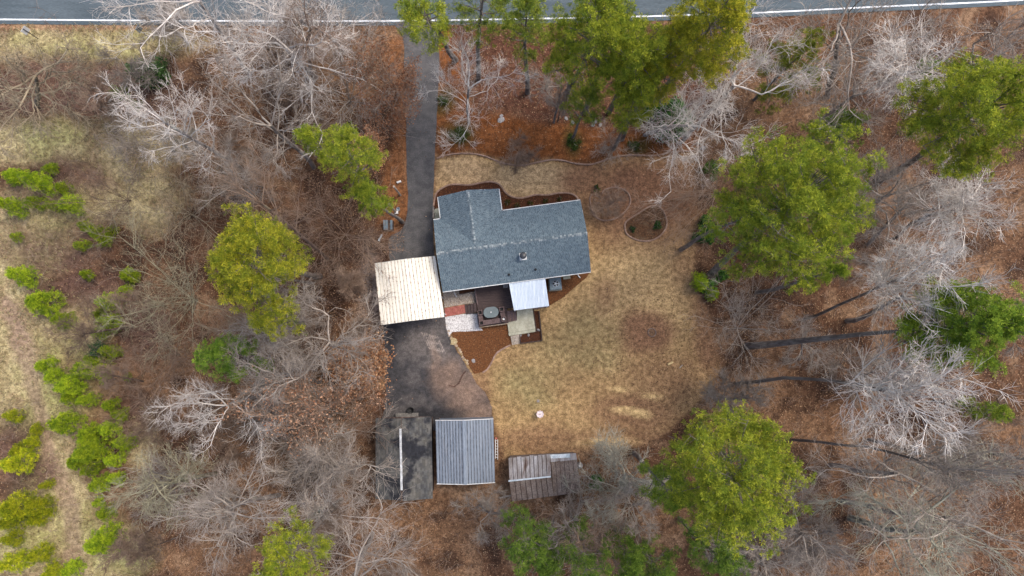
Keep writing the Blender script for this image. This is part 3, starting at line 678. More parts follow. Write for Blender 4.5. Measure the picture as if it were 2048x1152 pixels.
DZ = .6
deck = thing("deck", at(990, 605, 0), "dark brown stained wooden deck behind the house", "deck")
A, B, Cc, D = at(948, 570, DZ), at(1090, 551, DZ), at(1097, 606, DZ), at(956, 624, DZ)
# upper platform: long boards parallel to the house
nb = 17
def board(A, B, Cc, D, i, nb, par, m, z=0., gap=.07):
    s0, s1 = (i + gap) / nb, (i + 1 - gap) / nb
    v = [A.lerp(D, s0), B.lerp(Cc, s0), B.lerp(Cc, s1), A.lerp(D, s1)]
    MB().prism([(q.x, q.y) for q in v], DZ - .035 + z, DZ + z).build("deck_board", m, par)
for i in range(nb): board(A, B, Cc, D, i, nb, deck, M['deck'])
A2, B2, C2, D2 = at(954, 625, DZ), at(1014, 617, DZ), at(1017, 646, DZ), at(957, 654, DZ)
for i in range(9): board(A2, B2, C2, D2, i, 9, deck, M['deck'], .002)
MB().prism([(q.x, q.y) for q in (A.lerp(B, .01), B, Cc, D.lerp(Cc, .01))], .0, DZ - .06).build("skirt", M['timber'], deck)
MB().prism([(q.x, q.y) for q in (A2.lerp(C2, .03), B2.lerp(D2, .03), C2.lerp(A2, .03), D2.lerp(B2, .03))], .0, DZ - .06).build("skirt", M['timber'], deck)
MB().bar(at(949, 571, DZ) + EZ * .0, at(955.5, 610, DZ), .1, .16).build("edge_board", M['bench'], deck)
MB().bar(at(958, 655, DZ - .05), at(1016, 647, DZ - .05), .06, .2).build("fascia", M['stone'], deck)
def stairs(name, label, corners0, corners1, n, z0, z1, m):
    """treads from edge corners0 (top) to corners1 (bottom)"""
    st = thing(name, at(*corners1[0], 0), label, "steps")
    for i in range(n):
        z = z0 + (z1 - z0) * (i + .6) / n
        e = [at(*corners0[0], z), at(*corners0[1], z), at(*corners1[1], z), at(*corners1[0], z)]
        s0, s1 = (i + .08) / n, (i + 1.02) / n
        q = [e[0].lerp(e[3], s0), e[1].lerp(e[2], s0), e[1].lerp(e[2], s1), e[0].lerp(e[3], s1)]
        MB().prism([(p.x, p.y) for p in q], z - .045, z).build("tread", m, st)
        q = [e[0].lerp(e[3], s0 + .01), e[1].lerp(e[2], s0 + .01), e[1].lerp(e[2], s0 + .08), e[0].lerp(e[3], s0 + .08)]
        MB().prism([(p.x, p.y) for p in q], 0.0, z - .047).build("riser", M['timber'], st)
    return st
stairs("deck_steps", "dark wooden steps from the deck down to the red pavers", ((953, 606), (954, 624)), ((929, 609), (932, 629)), 4, DZ, .05, M['deck'])
stairs("deck_steps", "dark wooden steps between the bench and the concrete patio", ((1012, 622), (1015, 644)), ((1032, 620), (1034, 641)), 3, DZ, .2, M['bench'])
stairs("garden_steps", "weathered timber steps below the concrete patio slab", ((1021, 672), (1038, 669)), ((1024, 690), (1040, 687)), 3, .28, .02, M['wood_pale'])

# planter posts and benches round the table
def planter(u, v, label, white=False):
    r = thing("planter", at(u, v, DZ), label, "planter", "planters at the bench corners"); c = at(u, v, DZ + .75); h = .20; mb = []
    for s in (-1, 1):
        MB().box(c - EZ * .37 + hx * s * (h - .03), hx, hy, EZ, .03, h, .37).build("side_panel", M['bench'], r)
        MB().box(c - EZ * .37 + hy * s * (h - .03), hx, hy, EZ, h - .062, .03, .37).build("side_panel", M['bench'], r)
    MB().box(c - EZ * .30, hx, hy, EZ, h - .065, h - .065, .05).build("soil", M['black'], r)
    if white:
        pot = thing("pot", c - EZ * .245, "white pot standing inside a bench planter", "pot")
        MB().lathe(c - EZ * .247, [(.06, 0), (.09, .14), (.10, .15), (.08, .15), (.05, .04)], 12).build("pot_body", M['white'], pot, True)
planter(960, 625, "square brown planter post at a corner of the deck bench"); planter(1003.5, 618.5, "square brown planter post at a corner of the deck bench")
planter(963, 646, "square brown planter post at a corner of the deck bench"); planter(1007.5, 638, "square brown planter post holding a white pot", True)
def bench(p0, p1, wd, label):
    z = DZ + .45; a, b = at(*p0, z), at(*p1, z); r = thing("bench", (a + b) / 2 - EZ * .45, label, "bench", None)
    d = (b - a).normalized(); x = d.cross(EZ)
    for k in (-1, 0, 1): MB().bar(a + x * k * wd / 3, b + x * k * wd / 3, wd / 3 - .012, .04).build("seat_board", M['bench'], r)
    for t in (.12, .88):
        q = a.lerp(b, t); MB().bar(q - EZ * .45, q - EZ * .022, wd * .7, .08, up=d).build("leg", M['bench'], r)
bench((960.5, 630), (962.5, 641), .36, "short brown deck bench on the side of the gravel"); bench((1004, 623), (1006.5, 633.5), .36, "short brown deck bench beside the three wooden steps")
bench((968, 645.5), (1002, 640.5), .40, "long brown deck bench along the mulch bed")
tb = thing("table", at(982, 626, DZ), "oval grey patio table with an umbrella hole on the deck", "table")
c = at(982, 624.5, DZ + .74); ang = math.atan2(hx.y, hx.x)
def stadium(c, L, R, z0, z1, ang, n=14):
    pts = []
    for k in range(n + 1): t = -math.pi / 2 + math.pi * k / n; pts.append((L + R * math.cos(t), R * math.sin(t)))
    for k in range(n + 1): t = math.pi / 2 + math.pi * k / n; pts.append((-L + R * math.cos(t), R * math.sin(t)))
    return MB().prism([(c.x + x * math.cos(ang) - y * math.sin(ang), c.y + x * math.sin(ang) + y * math.cos(ang)) for x, y in pts], z0, z1)
stadium(c, .19, .45, c.z - .025, c.z, ang).build("table_top", M['grey_plastic'], tb)
MB().lathe(c + EZ * .002, [(.055, -.01), (.055, .012), (.04, .014)], 14).build("hole_ring", M['white'], tb); MB().lathe(c + EZ * .016, [(.026, 0), (.026, .006)], 10).build("hole_cap", M['black'], tb)
for sx in (-1, 1):
    for sy in (-1, 1): q = c + hx * sx * .33 + hy * sy * .25; MB().bar(q - EZ * .74, q - EZ * .026, .05, .05).build("leg", M['dark_metal'], tb)
# bowl / ornament in the deck corner
orn = thing("folding_chair", at(1011, 573, DZ), "small grey folding chair in the deck corner by the patio cover", "chair")
q = at(1011, 572, DZ)
MB().box(q + EZ * .42, hx, hy, EZ, .2, .2, .012).build("seat", M['rock'], orn); MB().box(q + EZ * .62 + hy * .2, hx, (hy * .25 + EZ).normalized(), (hy - EZ * .25).normalized(), .2, .18, .01).build("backrest", M['rock'], orn)
for sx in (-1, 1):
    for sy in (-1, 1): MB().bar(q + hx * sx * .18 - hy * sy * .18, q + hx * sx * .18 + hy * sy * .16 + EZ * .41, .022, .022).build("leg", M['dark_metal'], orn)

# concrete patio with timber surround
slab_ = thing("patio_slab", at(1045, 650, 0), "pale concrete patio slab below the deck steps", "patio")
MB().prism(quad_px([(1034, 615), (1064, 611), (1071, 661), (1018, 669.5), (1014.5, 645), (1034, 641)], .2), 0, .2).build("slab", M['slab'], slab_)
MB().prism(quad_px([(1016.8, 666.5), (1070, 658.5), (1071, 663.5), (1018, 672)], .24), 0, .24).build("edge_beam", M['slab'], slab_)
MB().bar(at(1017.5, 667, .215), at(1069.5, 658.7, .215), .06, .04).build("drain_strip", M['black'], slab_)
tim = thing("timber_edging", at(1080, 650, 0), "dark timber edging round the small bed by the concrete patio", "edging")
for s, e in (((1066, 617), (1073, 664)), ((1099, 612), (1062, 619)), ((1078, 622), (1084, 680)), ((1085, 681), (1040, 687)), ((1039, 669), (1041, 686))):
    MB().bar(at(*s, .09), at(*e, .09), .10, .18).build("timber", M['timber'] if s[0] < 1090 else M['bench'], tim)
for u, v in ((1041, 671), (1057, 670), (1077, 660)):
    tag(MB().lathe(at(u, v, 0), [(.10, 0), (.13, .05), (.09, .13), (.02, .16)], 9, 1.2, .8, u).build("stone", M['rock']), "small pale stone in the timber edged bed", "stone", "pale stones in the timber edged bed")
# pavers: two rows
pv = thing("paver_path", at(910, 620, 0), "red paver path between carport and deck steps", "path")
A, B, Cc, D = at(889, 616, .05), at(930, 609, .05), at(932, 626, .05), at(890, 634, .05)
for r, ns in ((0, 3), (1, 3)):
    off = .0 if r == 0 else .35
    cuts = [0] + [min(1, (k + 1 - off) / ns) for k in range(ns)] + ([1] if off else [])
    for s0, s1 in zip(cuts[:-1], cuts[1:]):
        if s1 - s0 < .02: continue
        t0, t1 = r / 2 + .01, (r + 1) / 2 - .01; f = lambda s, t: A.lerp(B, s).lerp(D.lerp(Cc, s), t)
        MB().prism([tuple(f(s, t)[:2]) for s, t in ((s0 + .006, t0), (s1 - .006, t0), (s1 - .006, t1), (s0 + .006, t1))], -.02, .045).build("paver", M['paver'], pv)
# gravel areas: bed plus countless stones
def gravel(name, poly, n, m, label, z=.01, smin=.02, smax=.045, dens=None):
    sheet("gravel_bed", poly, z, M['gravel_base'])
    P = np.array([tuple(at(a, b, 0)[:2]) for a, b in poly]); lo, hi = P.min(0), P.max(0); r = np.random.default_rng(n)
    q = lo + (hi - lo) * r.random((n * 4, 2)); q = q[poly_sd(q[:, 0], q[:, 1], P) > .03][:n]; k = len(q)
    s = r.uniform(smin, smax, k)[:, None]
    base = np.array([(1, 0, 0), (0, 1, 0), (-1, 0, 0), (0, -1, 0), (0, 0, .8)]); V = base[None] * s[:, :, None] * r.uniform(.6, 1.3, (k, 5, 1)); a = r.uniform(0, 6.28, k)
    V[..., 0], V[..., 1] = V[..., 0] * np.cos(a)[:, None] - V[..., 1] * np.sin(a)[:, None], V[..., 0] * np.sin(a)[:, None] + V[..., 1] * np.cos(a)[:, None]
    V[..., :2] += q[:, None, :]; V[..., 2] += z + .002
    F = (np.array([(0, 1, 4), (1, 2, 4), (2, 3, 4), (3, 0, 4)])[None] + 5 * np.arange(k)[:, None, None]).reshape(-1, 3)
    tag(link(name, mesh_np(name, V.reshape(-1, 3), F, [m])), label, None, None, 'stuff')
gravel("gravel", [(890, 634), (932, 627), (955, 627), (962, 655), (966, 661), (935, 663), (905, 664), (898, 672), (892, 655)], 5200, M['gravel_w'], "white gravel between the pavers and the mulch")
gravel("gravel", [(886, 586), (950, 574), (955, 606), (930, 608), (889, 615)], 3600, M['gravel_t'], "tan gravel between the house and the pavers", smin=.018, smax=.04)
pb = thing("planting_trough", at(932, 580, 0), "long dark brown planting trough against the back of the house", "trough")
q4 = [at(918, 580, .3), at(948, 575, .3), at(949, 582, .3), at(919, 588, .3)]
for i in range(4): MB().bar(q4[i] - EZ * .15, q4[(i + 1) % 4] - EZ * .15, .05, .3).build("side_board", M['timber'], pb)
MB().prism([tuple(q[:2]) for q in q4], 0, .22).build("soil", M['mulch_dark'], pb)

# air conditioner, pale pad, meter pipe
ac = thing("air_conditioner", at(1110, 568, 0), "blue grey air conditioning unit with round fan behind the house", "air conditioner")
q4 = [at(1098.5, 557.5, .8), at(1121.5, 554.5, .8), at(1124, 577.5, .8), at(1100.5, 580, .8)]
MB().prism([tuple(q[:2]) for q in q4], .06, .8).build("casing", M['ac'], ac)
cq = sum(q4, Vector()) / 4
MB().prism([tuple((cq + (q - cq) * 1.12)[:2]) for q in q4], 0, .06).build("pad", M['slab'], ac)
MB().lathe(cq + EZ * .002, [(.30, 0), (.30, .03), (.27, .035)], 24).build("fan_ring", M['galv'], ac); MB().lathe(cq + EZ * .03, [(.26, 0), (.26, .008)], 24).build("fan_well", M['black'], ac)
for k in range(5):
    a = k * 2 * math.pi / 5; d = Vector((math.cos(a), math.sin(a), 0)); MB().box(cq + d * .15 + EZ * .045, d, d.cross(EZ), EZ, .10, .035, .004).build("fan_blade", M['galv'], ac)
MB().lathe(cq + EZ * .04, [(.07, 0), (.07, .03), (.03, .045)], 14).build("fan_hub", M['white'], ac, True)
tag(MB().prism(quad_px([(1126, 551), (1140, 549), (1141, 557), (1127, 559)], .12), 0, .12).build("step_pad", M['slab']), "pale concrete step pad beside the air conditioner", "pad")

# ------------------------------------------------------------------ edging curbs
def curb(name, pts, label, closed=False, wd=.15, ht=.10):
    line = [at(a, b, 0) for a, b in smooth_px(pts, 5, closed)]
    if closed: line.append(line[0])
    mb = MB(); prof = [(-wd / 2, -.08), (-wd / 2, ht * .7), (-wd * .25, ht), (wd * .25, ht), (wd / 2, ht * .7), (wd / 2, -.08)]; n = len(prof); v = []
    for i, p in enumerate(line):
        if closed: t = line[(i + 1) % (len(line) - 1)] - line[(i - 1) % (len(line) - 1)]
        else: t = line[min(i + 1, len(line) - 1)] - line[max(i - 1, 0)]
        t.normalize(); x = t.cross(EZ); k = random.uniform(.93, 1.07)
        v += [p + x * a * k + EZ * b for a, b in prof]
    f = [(i * n + k, i * n + k + 1, (i + 1) * n + k + 1, (i + 1) * n + k) for i in range(len(line) - 1) for k in range(n - 1)]
    if not closed: f += [tuple(range(n)), tuple(reversed(range((len(line) - 1) * n, len(line) * n)))]
    mb.add(v, f); return tag(mb.build(name, M['curb']), label, "edging")
curb("bed_edging", [(867, 412), (872, 388), (885, 376), (905, 369), (940, 370), (965, 365), (985, 364), (1000, 370), (1012, 386), (1025, 394), (1045, 396), (1070, 390), (1095, 390), (1120, 386), (1140, 387), (1152, 393), (1157, 400)], "wavy brown concrete edging round the dark bed before the house")
curb("bed_edging", [(873, 317), (900, 309), (935, 307), (965, 311), (1000, 324), (1030, 331), (1050, 330), (1075, 325), (1100, 320), (1125, 321), (1150, 327), (1180, 329), (1200, 324), (1230, 314), (1265, 310), (1310, 311), (1345, 304), (1385, 301)], "long wavy edging between the lawn and the orange pine straw", wd=.13)
curb("bed_edging", [(1204, 388), (1208, 381), (1220, 376), (1232, 375), (1247, 379), (1257, 388), (1261, 401), (1256, 415), (1245, 428), (1228, 438), (1208, 441), (1194, 436), (1185, 425), (1181, 409), (1180, 396), (1184, 388)], "ring of edging round the small bare tree on the lawn", wd=.13)
curb("bed_edging", [LOOP_B[i] for i in range(0, len(LOOP_B), 3)], "teardrop of edging round the rust coloured bed on the lawn", True, wd=.14)
curb("bed_edging", [(1021, 690), (1005, 698), (992, 708), (983, 725), (975, 738), (965, 745)], "curved edging between the back lawn and the brown mulch")
# stones along the parking pad
r = random.Random(4); spath = smooth_px([(894, 652), (899, 672), (907, 685), (918, 700), (928, 716), (936, 727)], 4)
def stone_mesh(seed, m):
    rs = random.Random(seed); n = 8; v = []
    for rr_, z in ((.85, 0), (1, .35), (.7, .62)):
        for k in range(n): a = 2 * math.pi * k / n; q = rr_ * rs.uniform(.75, 1.15); v.append((q * math.cos(a), q * math.sin(a), z * rs.uniform(.9, 1.1)))
    f = [(i * n + k, i * n + (k + 1) % n, (i + 1) * n + (k + 1) % n, (i + 1) * n + k) for i in range(2) for k in range(n)] + [tuple(range(2 * n, 3 * n)), tuple(reversed(range(n)))]
    me = bpy.data.meshes.new("stone"); me.from_pydata(v, [], f); me.materials.append(m); return me
SM = [stone_mesh(i, M['stone']) for i in range(5)]; SMR = [stone_mesh(20 + i, M['rock']) for i in range(4)]
def stone(u, v, s, label, group, meshes=SM, tint=None):
    o = link("stone", random.choice(meshes)); o.location = at(u, v, -.03); o.rotation_euler = (0, 0, random.uniform(0, 6.3)); o.scale = (s * random.uniform(.7, 1.3), s, s * .7)
    t = random.uniform(.7, 1.25) if tint is None else tint; o.color = (t, t * random.uniform(.88, 1), t * random.uniform(.72, 1), 1); return tag(o, label, "stone", group)
for i, (u, v) in enumerate(spath): stone(u + r.uniform(-1, 2), v + r.uniform(-1, 1), r.uniform(.08, .17), "tan field stone lined along the edge of the parking pad", "stones edging the parking pad")
stone(908, 683, .34, "large flat orange tan stone at the edge of the parking pad", None)
stone(947, 722, .17, "pale stone lying inside the brown mulch bed", None, SMR)
for u, v in ((1145, 245), (1132, 237), (1186, 251), (1190, 243), (1201, 250), (1002, 240), (1405, 296), (1003, 232)): stone(u, v, random.uniform(.18, .32), "grey rock among the leaves above the pine straw", "grey rocks above the pine straw", SMR)

# ------------------------------------------------------------------ small things about the plot
def post(u, v, h, label, cap):
    r = thing("yard_post", at(u, v, 0), label, "post"); b0 = at(u, v, -.1)
    MB().tube([b0, b0 + EZ * h], [.09, .08], 10).build("pole", M['wood_pale'], r)
    MB().lathe(b0 + EZ * h, [(.085, 0), (.09, .03), (.03, .06)], 10).build("cap", cap, r)
    return r
post(801, 391, 3.4, "pale round wooden yard post beside the driveway under the pine", M['wood_pale'])
pp = post(793, 426, 3.8, "pale wooden yard post with a white meter box at its foot", M['wood_pale'])
q = at(793, 425, .25); MB().box(q, (1, 0, 0), (0, 1, 0), EZ, .14, .12, .16).build("meter_box", M['white'], pp)
tag(MB().lathe(at(797, 419, 0), [(.12, 0), (.15, .25), (.16, .27), (.13, .27), (.11, .04)], 12).build("pail", M['galv']), "small grey pail near the white meter box", "pail")
tag(MB().box(at(798, 364, .1), (.9, .3, 0), (-.3, .9, 0), EZ, .2, .08, .1).build("utility_box", M['white']), "low white utility box on the straw beside the driveway", "box")
bx = thing("wood_box", at(775, 449, 0), "dark grey slatted wooden box near the driveway bend", "box")
q4 = [at(766, 440, .7), at(785, 440, .7), at(785, 459, .7), at(767, 460, .7)]
MB().prism([tuple(q[:2]) for q in q4], 0, .66).build("box_body", M['timber'], bx)
for i in range(4):
    s0, s1 = i / 4 + .012, (i + 1) / 4 - .012; v = [q4[0].lerp(q4[1], s0), q4[0].lerp(q4[1], s1), q4[3].lerp(q4[2], s1), q4[3].lerp(q4[2], s0)]
    MB().prism([tuple(q[:2]) for q in v], .665, .70).build("lid_slat", M['ac'] if i != 2 else M['timber'], bx)
tag(MB().bar(at(757, 482, .06), at(764, 469, .08), .14, .05).build("plank", M['pale_sheet']), "pale bluish plank lying near the slatted wooden box", "plank")
tag(MB().prism(quad_px([(797, 435), (801, 435), (801, 443), (797, 443)], .1), 0, .1).build("paver_block", M['sawdust']), "tan paving block at the edge of the driveway", "block")

def sign(u, v, ut, vt, label, m, wd, ht):
    r = thing("road_sign", at(u, v, 0), label, "sign"); b = at(u, v, -.05); h = 2.0
    MB().bar(b, b + EZ * h, .06, .04).build("post", M['dark_metal'], r)
    d = Vector((-.85, .5, .0)).normalized(); x = Vector((.5, .85, 0)).normalized()
    MB().box(b + EZ * (h - ht / 2) - x.cross(EZ) * .04, x, EZ, x.cross(EZ), wd / 2, ht / 2, .012).build("sign_panel", m, r); return r
sign(77, 78, 66, 64, "white roadside sign on a thin post in the grassy verge", M['white'], .6, .75)
sign(298, 75, 287, 65, "grey roadside sign seen from behind on a thin post", M['galv'], .5, .75)
bb = thing("bird_bath", at(1080, 828, 0), "pinkish white scalloped bird bath on the back lawn", "bird bath")
q = at(1079.5, 827, 0)
MB().lathe(q, [(.16, 0), (.15, .06), (.07, .1), (.06, .5), (.1, .55)], 14).build("pedestal", M['wood_pale'], bb, True)
mbb = MB(); prof = [(.10, .55), (.26, .60), (.30, .66), (.27, .66), (.20, .62), (.03, .61)]; mbb.lathe(q, prof, 24)
mbb.v = [(q.x + (x - q.x) * (1 + .10 * math.cos(8 * math.atan2(y - q.y, x - q.x))), q.y + (y - q.y) * (1 + .10 * math.cos(8 * math.atan2(y - q.y, x - q.x))), z) for x, y, z in mbb.v]
M['pinkish'] = mat("pink_stone", (.50, .40, .40), (.66, .57, .57), scale=5, fine=(9, .15))
mbb.build("bowl", M['pinkish'], bb); MB().lathe(q + EZ * .62, [(.05, 0), (.05, .06), (.01, .09)], 10).build("finial", M['wood_pale'], bb)
so = MB()
for k in range(6):
    a = k * math.pi / 3; d = Vector((math.cos(a), math.sin(a), 0)); c = at(1076.5, 802, .06); so.add([c + d * .2, c + d.cross(EZ) * .06 + EZ * .03, c - d.cross(EZ) * .06 + EZ * .03, c - EZ * .06], [(0, 1, 2), (0, 3, 1), (0, 2, 3)])
tag(so.build("star_ornament", M['rock']), "small grey star shaped ornament on the back lawn", "ornament")
fr = MB(); ring = [at(1304, 665, .05) + Vector((math.cos(a), math.sin(a), 0)) * .34 for a in np.linspace(0, 2 * math.pi, 20)]
fr.tube(ring, .035, 6); tag(fr.build("fire_ring", M['rust_brown']), "thin dark iron ring in the leaf covered patch of lawn", "ring")
for (u, v, u2, v2, rd, lb) in ((1336, 729, 1346, 724, .10, "short cut log with pale ends on the leafy lawn"), (1359, 736, 1365, 730, .05, "thin pale stick of wood on the leafy lawn"), (1185, 248, 1192, 234, .06, "pale stub of wood among the red leaves"), (1580, 1, 1, 1, 0, "")):
    if rd: tag(MB().tube([at(u, v, rd), at((u + u2) / 2, (v + v2) / 2, rd + .02), at(u2, v2, rd)], [rd, rd * 1.05, rd * .9], 8).build("log", M['sawdust'] if rd > .08 else M['wood_pale']), lb, "log")

# ------------------------------------------------------------------ plants: generators
def tubes_np(paths):
    """paths: list of (points kx3, radii k, sides) -> verts, quads (batched by shape)"""
    groups = {}
    for p, rd, s in paths: groups.setdefault((len(p), s), []).append((p, rd))
    VV = []; FF = []; off = 0
    for (k, s), L in groups.items():
        P = np.array([l[0] for l in L]); R = np.array([l[1] for l in L]); n = len(L)
        T = np.gradient(P, axis=1); T /= np.linalg.norm(T, axis=2, keepdims=True) + 1e-9
        ref = np.where(np.abs(T[..., 2:3]) < .9, np.array([0, 0, 1.]), np.array([1., 0, 0]))
        U = np.cross(T, ref); U /= np.linalg.norm(U, axis=2, keepdims=True) + 1e-9; W = np.cross(T, U)
        a = 2 * np.pi * np.arange(s) / s
        V = P[:, :, None] + R[:, :, None, None] * (np.cos(a)[None, None, :, None] * U[:, :, None] + np.sin(a)[None, None, :, None] * W[:, :, None])
        VV.append(V.reshape(-1, 3)); id_ = np.arange(n * k * s).reshape(n, k, s) + off; off += n * k * s
        nx_ = np.roll(id_, -1, axis=2)
        FF.append(np.stack([id_[:, :-1], nx_[:, :-1], nx_[:, 1:], id_[:, 1:]], -1).reshape(-1, 4))
    return np.concatenate(VV), np.concatenate(FF)
def nrm(v): return v / (np.linalg.norm(v) + 1e-9)
def limb(rng, p, d, L, k, bend, lift):
    pts = [p]; d = nrm(d)
    for i in range(k - 1):
        d = nrm(d + rng.normal(0, bend, 3) + np.array([0, 0, lift])); pts.append(pts[-1] + d * L / (k - 1))
    return np.array(pts)
STYLES = {
    # trunk share of height, limbs, limb angle, child counts, wander, up-lift
    'oak':  dict(tr=.55, n1=10, ang=(.5, 1.05), l1=.27, n2=7, n3=6, n4=5, bend=.17, lift=.07),
    'tall': dict(tr=.72, n1=11, ang=(.5, 1.0), l1=.20, n2=6, n3=6, n4=4, bend=.15, lift=.10),
    'vase': dict(tr=.10, n1=12, ang=(.25, .85), l1=.80, n2=7, n3=6, n4=3, bend=.07, lift=.03),
    'straight': dict(tr=.80, n1=18, ang=(.55, .95), l1=.22, n2=6, n3=6, n4=3, bend=.07, lift=.06),
    'brush': dict(tr=.80, n1=16, ang=(.25, .75), l1=.21, n2=7, n3=6, n4=4, bend=.08, lift=.05, tmin=.80),
    'gnarly': dict(tr=.48, n1=9, ang=(.7, 1.3), l1=.27, n2=8, n3=7, n4=5, bend=.24, lift=.06),
}
def bare_tree_paths(seed, style, H=12.0):
    rng = np.random.default_rng(seed); S = STYLES[style]; R0 = H * (.0115 if H < 15 else .0095) * (.72 if style == 'brush' else 1)
    trunk = []; twigs = []; tips = []
    tl = H * S['tr']; tp = limb(rng, np.array([0, 0, -.25]), np.array([0, 0, 1.]), tl + .25, 8, .05, .05); tr = np.linspace(R0, R0 * .55, 8)
    trunk.append((tp, tr, 8))
    def side(d, ang):
        a = nrm(np.cross(d, rng.normal(0, 1, 3))); return nrm(d * math.cos(ang) + a * math.sin(ang))
    def at_path(P, t):
        x = t * (len(P) - 1); i = min(int(x), len(P) - 2); return P[i] + (P[i + 1] - P[i]) * (x - i), nrm(P[i + 1] - P[i])
    az = rng.uniform(0, 6.28)
    for i in range(S['n1']):
        t = 1.0 if i < 3 else rng.uniform(S.get('tmin', .45 if S['tr'] > .3 else .2), .98)
        p, d = at_path(tp, t); az += 2.4 + rng.normal(0, .35); an = rng.uniform(*S['ang']) * (.55 if i < 2 and S['tr'] > .3 else 1)
        dd = np.array([math.cos(az) * math.sin(an), math.sin(az) * math.sin(an), math.cos(an)])
        L1 = H * S['l1'] * rng.uniform(.75, 1.15) * (1.1 if i < 3 else 1 - .25 * abs(t - .75))
        if style in ('tall', 'straight', 'brush') and i < 2: L1 = H * (1 - S['tr']) * 1.02; dd = nrm(dd * .3 + np.array([0, 0, 1]))
        P1 = limb(rng, p, dd, L1, 8, S['bend'], S['lift']); r1 = np.linspace(R0 * (.38 if i < 3 else .26), R0 * .05 + .011, 8); twigs.append((P1, r1, 6))
        for j in range(S['n2']):
            t2 = rng.uniform(.18, 1.0) if j else 1.0; p2, d2 = at_path(P1, t2); L2 = L1 * rng.uniform(.32, .55) * (1.1 - .45 * t2)
            P2 = limb(rng, p2, side(d2, rng.uniform(.45, .95)), L2, 5, S['bend'] * 1.1, S['lift']); r2 = np.linspace(.013 + R0 * .05, .011, 5); twigs.append((P2, r2, 4))
            for k in range(S['n3']):
                t3 = rng.uniform(.15, 1.0); p3, d3 = at_path(P2, t3); L3 = L2 * rng.uniform(.35, .65) * (1.15 - .4 * t3) + .12
                P3 = limb(rng, p3, side(d3, rng.uniform(.4, .95)), L3, 4, S['bend'] * 1.1, S['lift']); twigs.append((P3, np.linspace(.0105, .007, 4), 3)); tips.append(P3[-1])
                for q in range(S['n4']):
                    t4 = rng.uniform(.2, 1.0); p4, d4 = at_path(P3, t4); L4 = L3 * rng.uniform(.35, .7) + .08
                    P4 = limb(rng, p4, side(d4, rng.uniform(.4, 1.0)), L4, 2, S["bend"], S["lift"]); twigs.append((P4, np.linspace(.0068, .004, 2), 3)); tips.append(P4[-1])
    return trunk, twigs, np.array(tips)
def leaf_quads(rng, C_, size, flat=.6, up=(0, 0, 1)):
    n = len(C_); a = rng.uniform(0, 6.28, n); tilt = rng.normal(0, flat, (n, 2)); s = size * rng.uniform(.6, 1.25, n)
    U = np.stack([np.cos(a), np.sin(a), tilt[:, 0]], 1); U /= np.linalg.norm(U, axis=1, keepdims=True)
    W = np.stack([-np.sin(a), np.cos(a), tilt[:, 1]], 1); W /= np.linalg.norm(W, axis=1, keepdims=True)
    q = np.stack([C_ - U * s[:, None] * .5, C_ + W * s[:, None] * .28, C_ + U * s[:, None] * .5, C_ - W * s[:, None] * .28], 1)
    return q.reshape(-1, 3), np.arange(4 * n).reshape(n, 4)

BARE = {}
def bare_variant(style, seed, h=12):
    Hc = 5. if h < 7 else 10. if h < 13 else 18.
    key = (style, seed, Hc)
    if key not in BARE:
        t, tw, tips = bare_tree_paths(seed, style, Hc)
        a = mesh_np("trunk", *tubes_np(t), [M['trunk_bark']]); b = mesh_np("crown", *tubes_np(tw), [M['twig']])
        a.shade_smooth(); top = max(p[0][:, 2].max() for p in t + tw)
        BARE[key] = (a, b, top, tips)
    return BARE[key]
def place_root(name, base, top, zs, label, cat, group, rz, xy=1.0):
    r = bpy.data.objects.new(name, None); col.objects.link(r); d = top - base
    r.location = base; q = Vector((0, 0, 1)).rotation_difference(d.normalized()); r.rotation_mode = 'QUATERNION'
    from mathutils import Quaternion
    r.rotation_quaternion = q @ Quaternion((0, 0, 1), rz); s = d.length / zs; r.scale = (s * xy, s * xy, s)
    return tag(r, label, cat, group)
def kid(name, me, root, colr=None):
    o = bpy.data.objects.new(name, me); col.objects.link(o); o.parent = root
    if colr: o.color = (*colr, 1)
    return o
GREY, PINK, TAN, GREEN, WHITE, DARK = (.94, .89, .85), (.78, .60, .49), (.85, .76, .58), (.84, .85, .64), (1.85, 1.87, 1.92), (.58, .52, .49)
def bare_tree(top_px, h, style, seed, tint, label, base_px=None, group=None, xy=1.0, trunk_tint=None, name="bare_tree", leaves=0, leafcol=(1, 1, 1)):
    T = at(*top_px, h); B = at(*base_px, -.05) if base_px else Vector((T.x, T.y, -.05)) + Vector((random.uniform(-.6, .6), random.uniform(-.6, .6), 0))
    if h > 19: xy *= .80
    a, b, zt, tips = bare_variant(style, seed, h)
    r = place_root(name, B, T, zt, label, "tree", group, random.uniform(0, 6.28), xy)
    tt = trunk_tint or tuple(min(1.1, x * .95) for x in tint)
    kid("trunk", a, r, tt); kid("crown", b, r, tint)
    if leaves:
        rng = np.random.default_rng(seed + 99); c = tips[rng.integers(0, len(tips), leaves)] + rng.normal(0, .14, (leaves, 3))
        kid("foliage", mesh_np("foliage", *leaf_quads(rng, c, .13 * zt / h, .8), [M['leaf_dead']]), r, leafcol)
    return r

